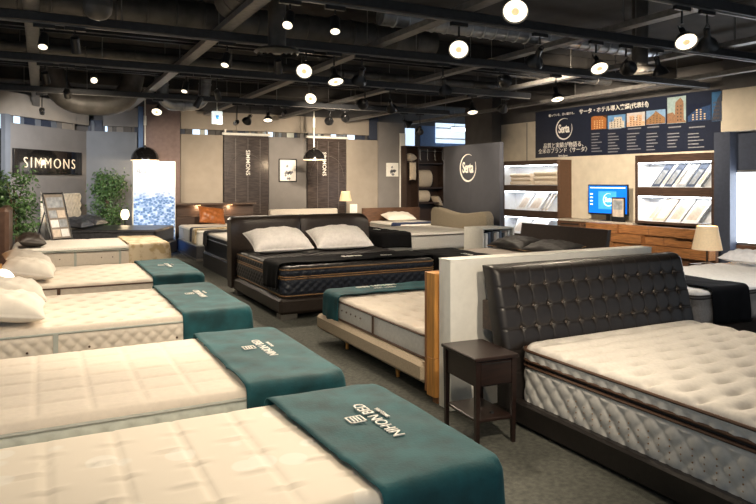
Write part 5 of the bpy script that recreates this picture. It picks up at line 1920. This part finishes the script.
# television and framed card
a, b = onw(588, 214, 0.30), onw(628, 184.5, 0.30)
t = wthing('television', 'flat television showing a blue screen with a round logo', 'television')
zA, zB_ = a[1], onw(588, 184.5, 0.30)[1]
wbox(MB(), b[0], a[0], 0.27, 0.30, zA, zB_, 0.005).build('bezel', BLACKM, t)
wbox(MB(), b[0] + 0.025, a[0] - 0.025, 0.300, 0.303, zA + 0.035, zB_ - 0.025).build('screen', SCREENB, t)
sm = (a[0] + b[0]) / 2
zm = (zA + zB_) / 2
serta_logo(t, (-0.305, sm - 0.03, zm), 0.13, 0, RT, SCREENW)
wbox(MB(), b[0] + 0.06, a[0] - 0.06, 0.303, 0.305, zB_ - 0.075, zB_ - 0.055).build('caption_bar', SCREENW, t)
for k in range(4):
    wbox(MB(), a[0] - 0.13, a[0] - 0.06, 0.303, 0.305, zm + 0.10 - 0.07 * k, zm + 0.125 - 0.07 * k).build('menu_line', SCREENW, t)
wbox(MB(), sm - 0.22, sm + 0.22, 0.303, 0.3045, zm - 0.19, zm + 0.17).build('lighter_field', mat('screen_mid', (0.05, 0.3, 0.8), 0.2, emit=0.8, ecol=(0.05, 0.32, 0.95)), t)
wbox(MB(), sm - 0.04, sm + 0.04, 0.27, 0.29, zc, zA + 0.01).build('neck', BLACKM, t)
wbox(MB(), sm - 0.17, sm + 0.17, 0.20, 0.38, zc, zc + 0.012, 0.004).build('foot_plate', BLACKM, t)
a, b = onw(611.5, 217, 0.42), onw(625, 197.5, 0.42)
t = wthing('photo_stand', 'dark framed picture card leaning in front of the television', 'picture')
wbox(MB(), b[0], a[0], 0.405, 0.425, zc, b[1], 0.004).build('frame', BLACKM, t)
wbox(MB(), b[0] + 0.03, a[0] - 0.03, 0.425, 0.428, zc + 0.10, b[1] - 0.03).build('print_sheet', PAPERC, t)
wbox(MB(), b[0] + 0.05, a[0] - 0.05, 0.428, 0.430, zc + 0.24, b[1] - 0.06).build('picture_area', PAPERG, t)

# stacked teak block headboard in front of the counter
sa, sb = onw(590, 235, 0.75)[0], onw(714, 235, 0.75)[0]
t = wthing('block_headboard', 'headboard of staggered warm teak blocks below the sample shelf', 'headboard')
zT0 = onw(650, 226, 0.75)[1]
wbox(MB(), sb, sa, 0.62, 0.70, 0.0, zT0 - 0.02, 0.004).build('backing', WALNUT, t)
rg = random.Random(12)
nrow = 5
for r_ in range(nrow):
    za, zb2 = zT0 - 0.17 * (r_ + 1), zT0 - 0.17 * r_
    s = sb
    while s < sa - 0.05:
        wd = min(rg.uniform(0.35, 0.95), sa - s)
        if rg.random() < 0.82:
            wbox(MB(), s + 0.003, s + wd - 0.003, 0.70, rg.choice((0.76, 0.82, 0.88)), za + 0.003, zb2 - 0.003, 0.004).build('wood_block', TEAK, t)
        s += wd
# table lamp at the far side of bed F and its stand
lp = Vector((7.35, 5.75, 0))
k = (707 - CX) / F
for _ in range(1):
    d = 7.2 / (S_ + k * C_) if False else None
Yl = 5.62
p = aty(707, 226, Yl)
pb = aty(707, 249.5, Yl)
t = thing('bedside_table', 'small dark bedside table beside the bed before the light box', 'table', (p.x, p.y, 0))
MB().box(-0.16, 0.16, -0.16, 0.16, 0.50, 0.53, 0.004).build('table_top', ESPRESSO, t)
MB().box(-0.15, 0.15, -0.15, 0.15, 0.36, 0.50).build('drawer_box', ESPRESSO, t)
for sx in (-1, 1):
    for sy in (-1, 1):
        MB().box(sx * 0.13 - 0.015, sx * 0.13 + 0.015, sy * 0.13 - 0.015, sy * 0.13 + 0.015, 0, 0.37).build('leg', ESPRESSO, t)
table_lamp('table lamp with large cream tapered shade beside the teak blocks', (p.x, p.y, 0.53), p.z - 0.53, 0.185, 0.125, p.z - pb.z, 7)

# bright light box on the near right wall
zl0, zl1 = onw(745, 245, 0.24)[1], onw(745, 170, 0.24)[1]
sl0 = onw(732.5, 200, 0.24)[0]
t = wthing('light_box', 'large glowing white light box on the navy wall', 'sign')
wbox(MB(), sl0 - 1.9, sl0, 0.20, 0.24, zl0, zl1, 0.004).build('frame', STEEL, t)
wbox(MB(), sl0 - 1.86, sl0 - 0.04, 0.24, 0.243, zl0 + 0.04, zl1 - 0.04).build('backlit_face', LIGHTBOX, t)
MB().tube([(-0.23, sl0 - 0.5, zl1), (-0.21, sl0 - 0.45, zl1 + 0.45)], 0.006, 5).build('hanging_wire', WHITE, t)
t = wthing('wall_panelling', 'walnut plank panelling under the glowing white light box', 'panelling')
for k, (a, b) in enumerate(((245.5, 262), (262.5, 277), (277.5, 296), (296.5, 330))):
    wbox(MB(), sl0 - 2.4, sl0 - 0.02, 0.20, 0.26, onw(745, b, 0.26)[1] if k < 3 else 0.0, onw(745, a, 0.26)[1], 0.003).build('plank', WALNUT, t)

# ------------------------------------------------------------------ charcoal logo partition and pillow storage
XS = 8.15
ya, yb2 = 10.5, 12.55
t = thing('partition_screen', 'tall charcoal partition with round white logo behind the tweed headboard', 'partition', (XS, (ya + yb2) / 2, 0))
hl = (yb2 - ya) / 2
MB().box(0, 0.10, -hl, 0.0, 0, 2.40, 0.003).build('panel', DARKP, t)
MB().box(0, 0.10, 0.002, hl, 0, 2.40, 0.003).build('panel', DARKP, t)
k = (468 - CX) / F
d = XS / (S_ + k * C_)
yl, zl = d * (C_ - k * S_), CH - (168 - HY) / F * d
serta_logo(t, (-0.004, yl - (ya + yb2) / 2, zl), 0.30, 0, RT, LOGOW)

YS = 16.1
sx0, sx1 = xpx(406, YS), xpx(446, YS)
zs_t = aty(420, 147, YS).z
t = thing('storage_rack', 'tall dark open storage rack holding pillows beside the charcoal partition', 'shelf', (sx0, YS, 0))
Wd = sx1 - sx0
xm = xpx(418, YS) - sx0
MB().box(0, Wd, 0.40, 0.44, 0, zs_t).build('back_panel', WALNUTD, t)
for x in (0.0, xm, Wd - 0.03):
    MB().box(x, x + 0.03, 0, 0.40, 0, zs_t).build('upright', WALNUTD, t)
zsh = [aty(430, q, YS).z for q in (163, 187.5, 202.5, 222)]
for z in zsh:
    MB().box(xm + 0.03, Wd - 0.03, 0, 0.40, z - 0.03, z).build('shelf_board', WALNUTD, t)
zl_ = aty(410, 161, YS).z
MB().box(0.03, xm, 0, 0.40, zl_ - 0.03, zl_).build('shelf_board', WALNUTD, t)
MB().tube([(xm, 0.2, zs_t - 0.10), (Wd, 0.2, zs_t - 0.10)], 0.012, 6).build('hanging_rail', STEEL, t)
hk = MB().tube([(0, 0.05, zs_t - 0.06), (0, 0.05, zs_t - 0.34), (0.02, 0.03, zs_t - 0.38)], 0.008, 5).mesh('hook', STEEL)
for q in range(4):
    o = obj('hook', hk, t)
    o.location = (xm + 0.10 + q * (Wd - xm - 0.2) / 3, 0, 0)
MB().box(-0.0, Wd, 0.0, 0.42, zs_t, zs_t + 0.03).build('top_board', WALNUTD, t)


def roll(label, cx, z, L, r, group=None, flat=0.9):
    o = obj('rolled_pillow', None)
    bpy.data.objects.remove(o)
    prof_ = [(0.02, -L / 2), (r * 0.75, -L / 2 + 0.01), (r * 0.97, -L / 2 + 0.05), (r, 0), (r * 0.97, L / 2 - 0.05), (r * 0.75, L / 2 - 0.01), (0.02, L / 2)]
    o = MB().lathe(prof_, 20).build('rolled_pillow', TOWEL, None, True)
    o.rotation_euler = (0, PI / 2, 0)
    o.scale = (flat, 1, 1)
    o.location = (cx, YS + 0.20, z + r * flat)
    tag(o, label, 'pillow', group)
    return o


xc = (xpx(428, YS))
roll('large rolled beige pillow on the upper shelf of the storage rack', xc - 0.04, zsh[1], 0.50, 0.19, flat=1.35)
roll('rolled beige pillow on the middle shelf of the storage rack', xc - 0.07, zsh[2], 0.42, 0.17, flat=1.05)
pillow('small crumpled beige cushion at the end of the middle rack shelf', (xpx(437.5, YS), YS + 0.1, zsh[2]), (0, 0.9, 0.3), 0.34, 0.3, 0.16, TOWEL, 61, name='cushion')
pillow('crumpled beige cushion on the small side shelf of the storage rack', (xpx(412.5, YS), YS + 0.15, zl_ + 0.0), (0, 0, 0.3), 0.30, 0.3, 0.22, TOWEL, 62, name='cushion')
o = pillow('beige bolster bag hanging from the small side shelf of the rack', (xpx(410.5, YS), YS - 0.07, zl_ - 0.29), (PI / 2, 0, 0.0), 0.20, 0.52, 0.14, TOWEL, 63, name='hanging_bag')
MB().tube([(0, 0.22, 0.06), (0, 0.30, -0.03), (0, 0.285, -0.12)], 0.006, 5).build('strap', TOWEL, o)
# orange notice by the rack
q0 = aty(402.5, 201, YB - 0.11)
t = thing('wall_notice', 'small orange notice on the white post beside the storage rack', 'sign', tuple(q0))
MB().box(-0.05, 0.05, -0.012, -0.002, 0, 0.14).build('plate', mat('notice_orange', (0.6, 0.3, 0.05), 0.5), t)
MB().box(-0.03, 0.03, -0.014, -0.012, 0.05, 0.09).build('notice_print', PRINT, t)
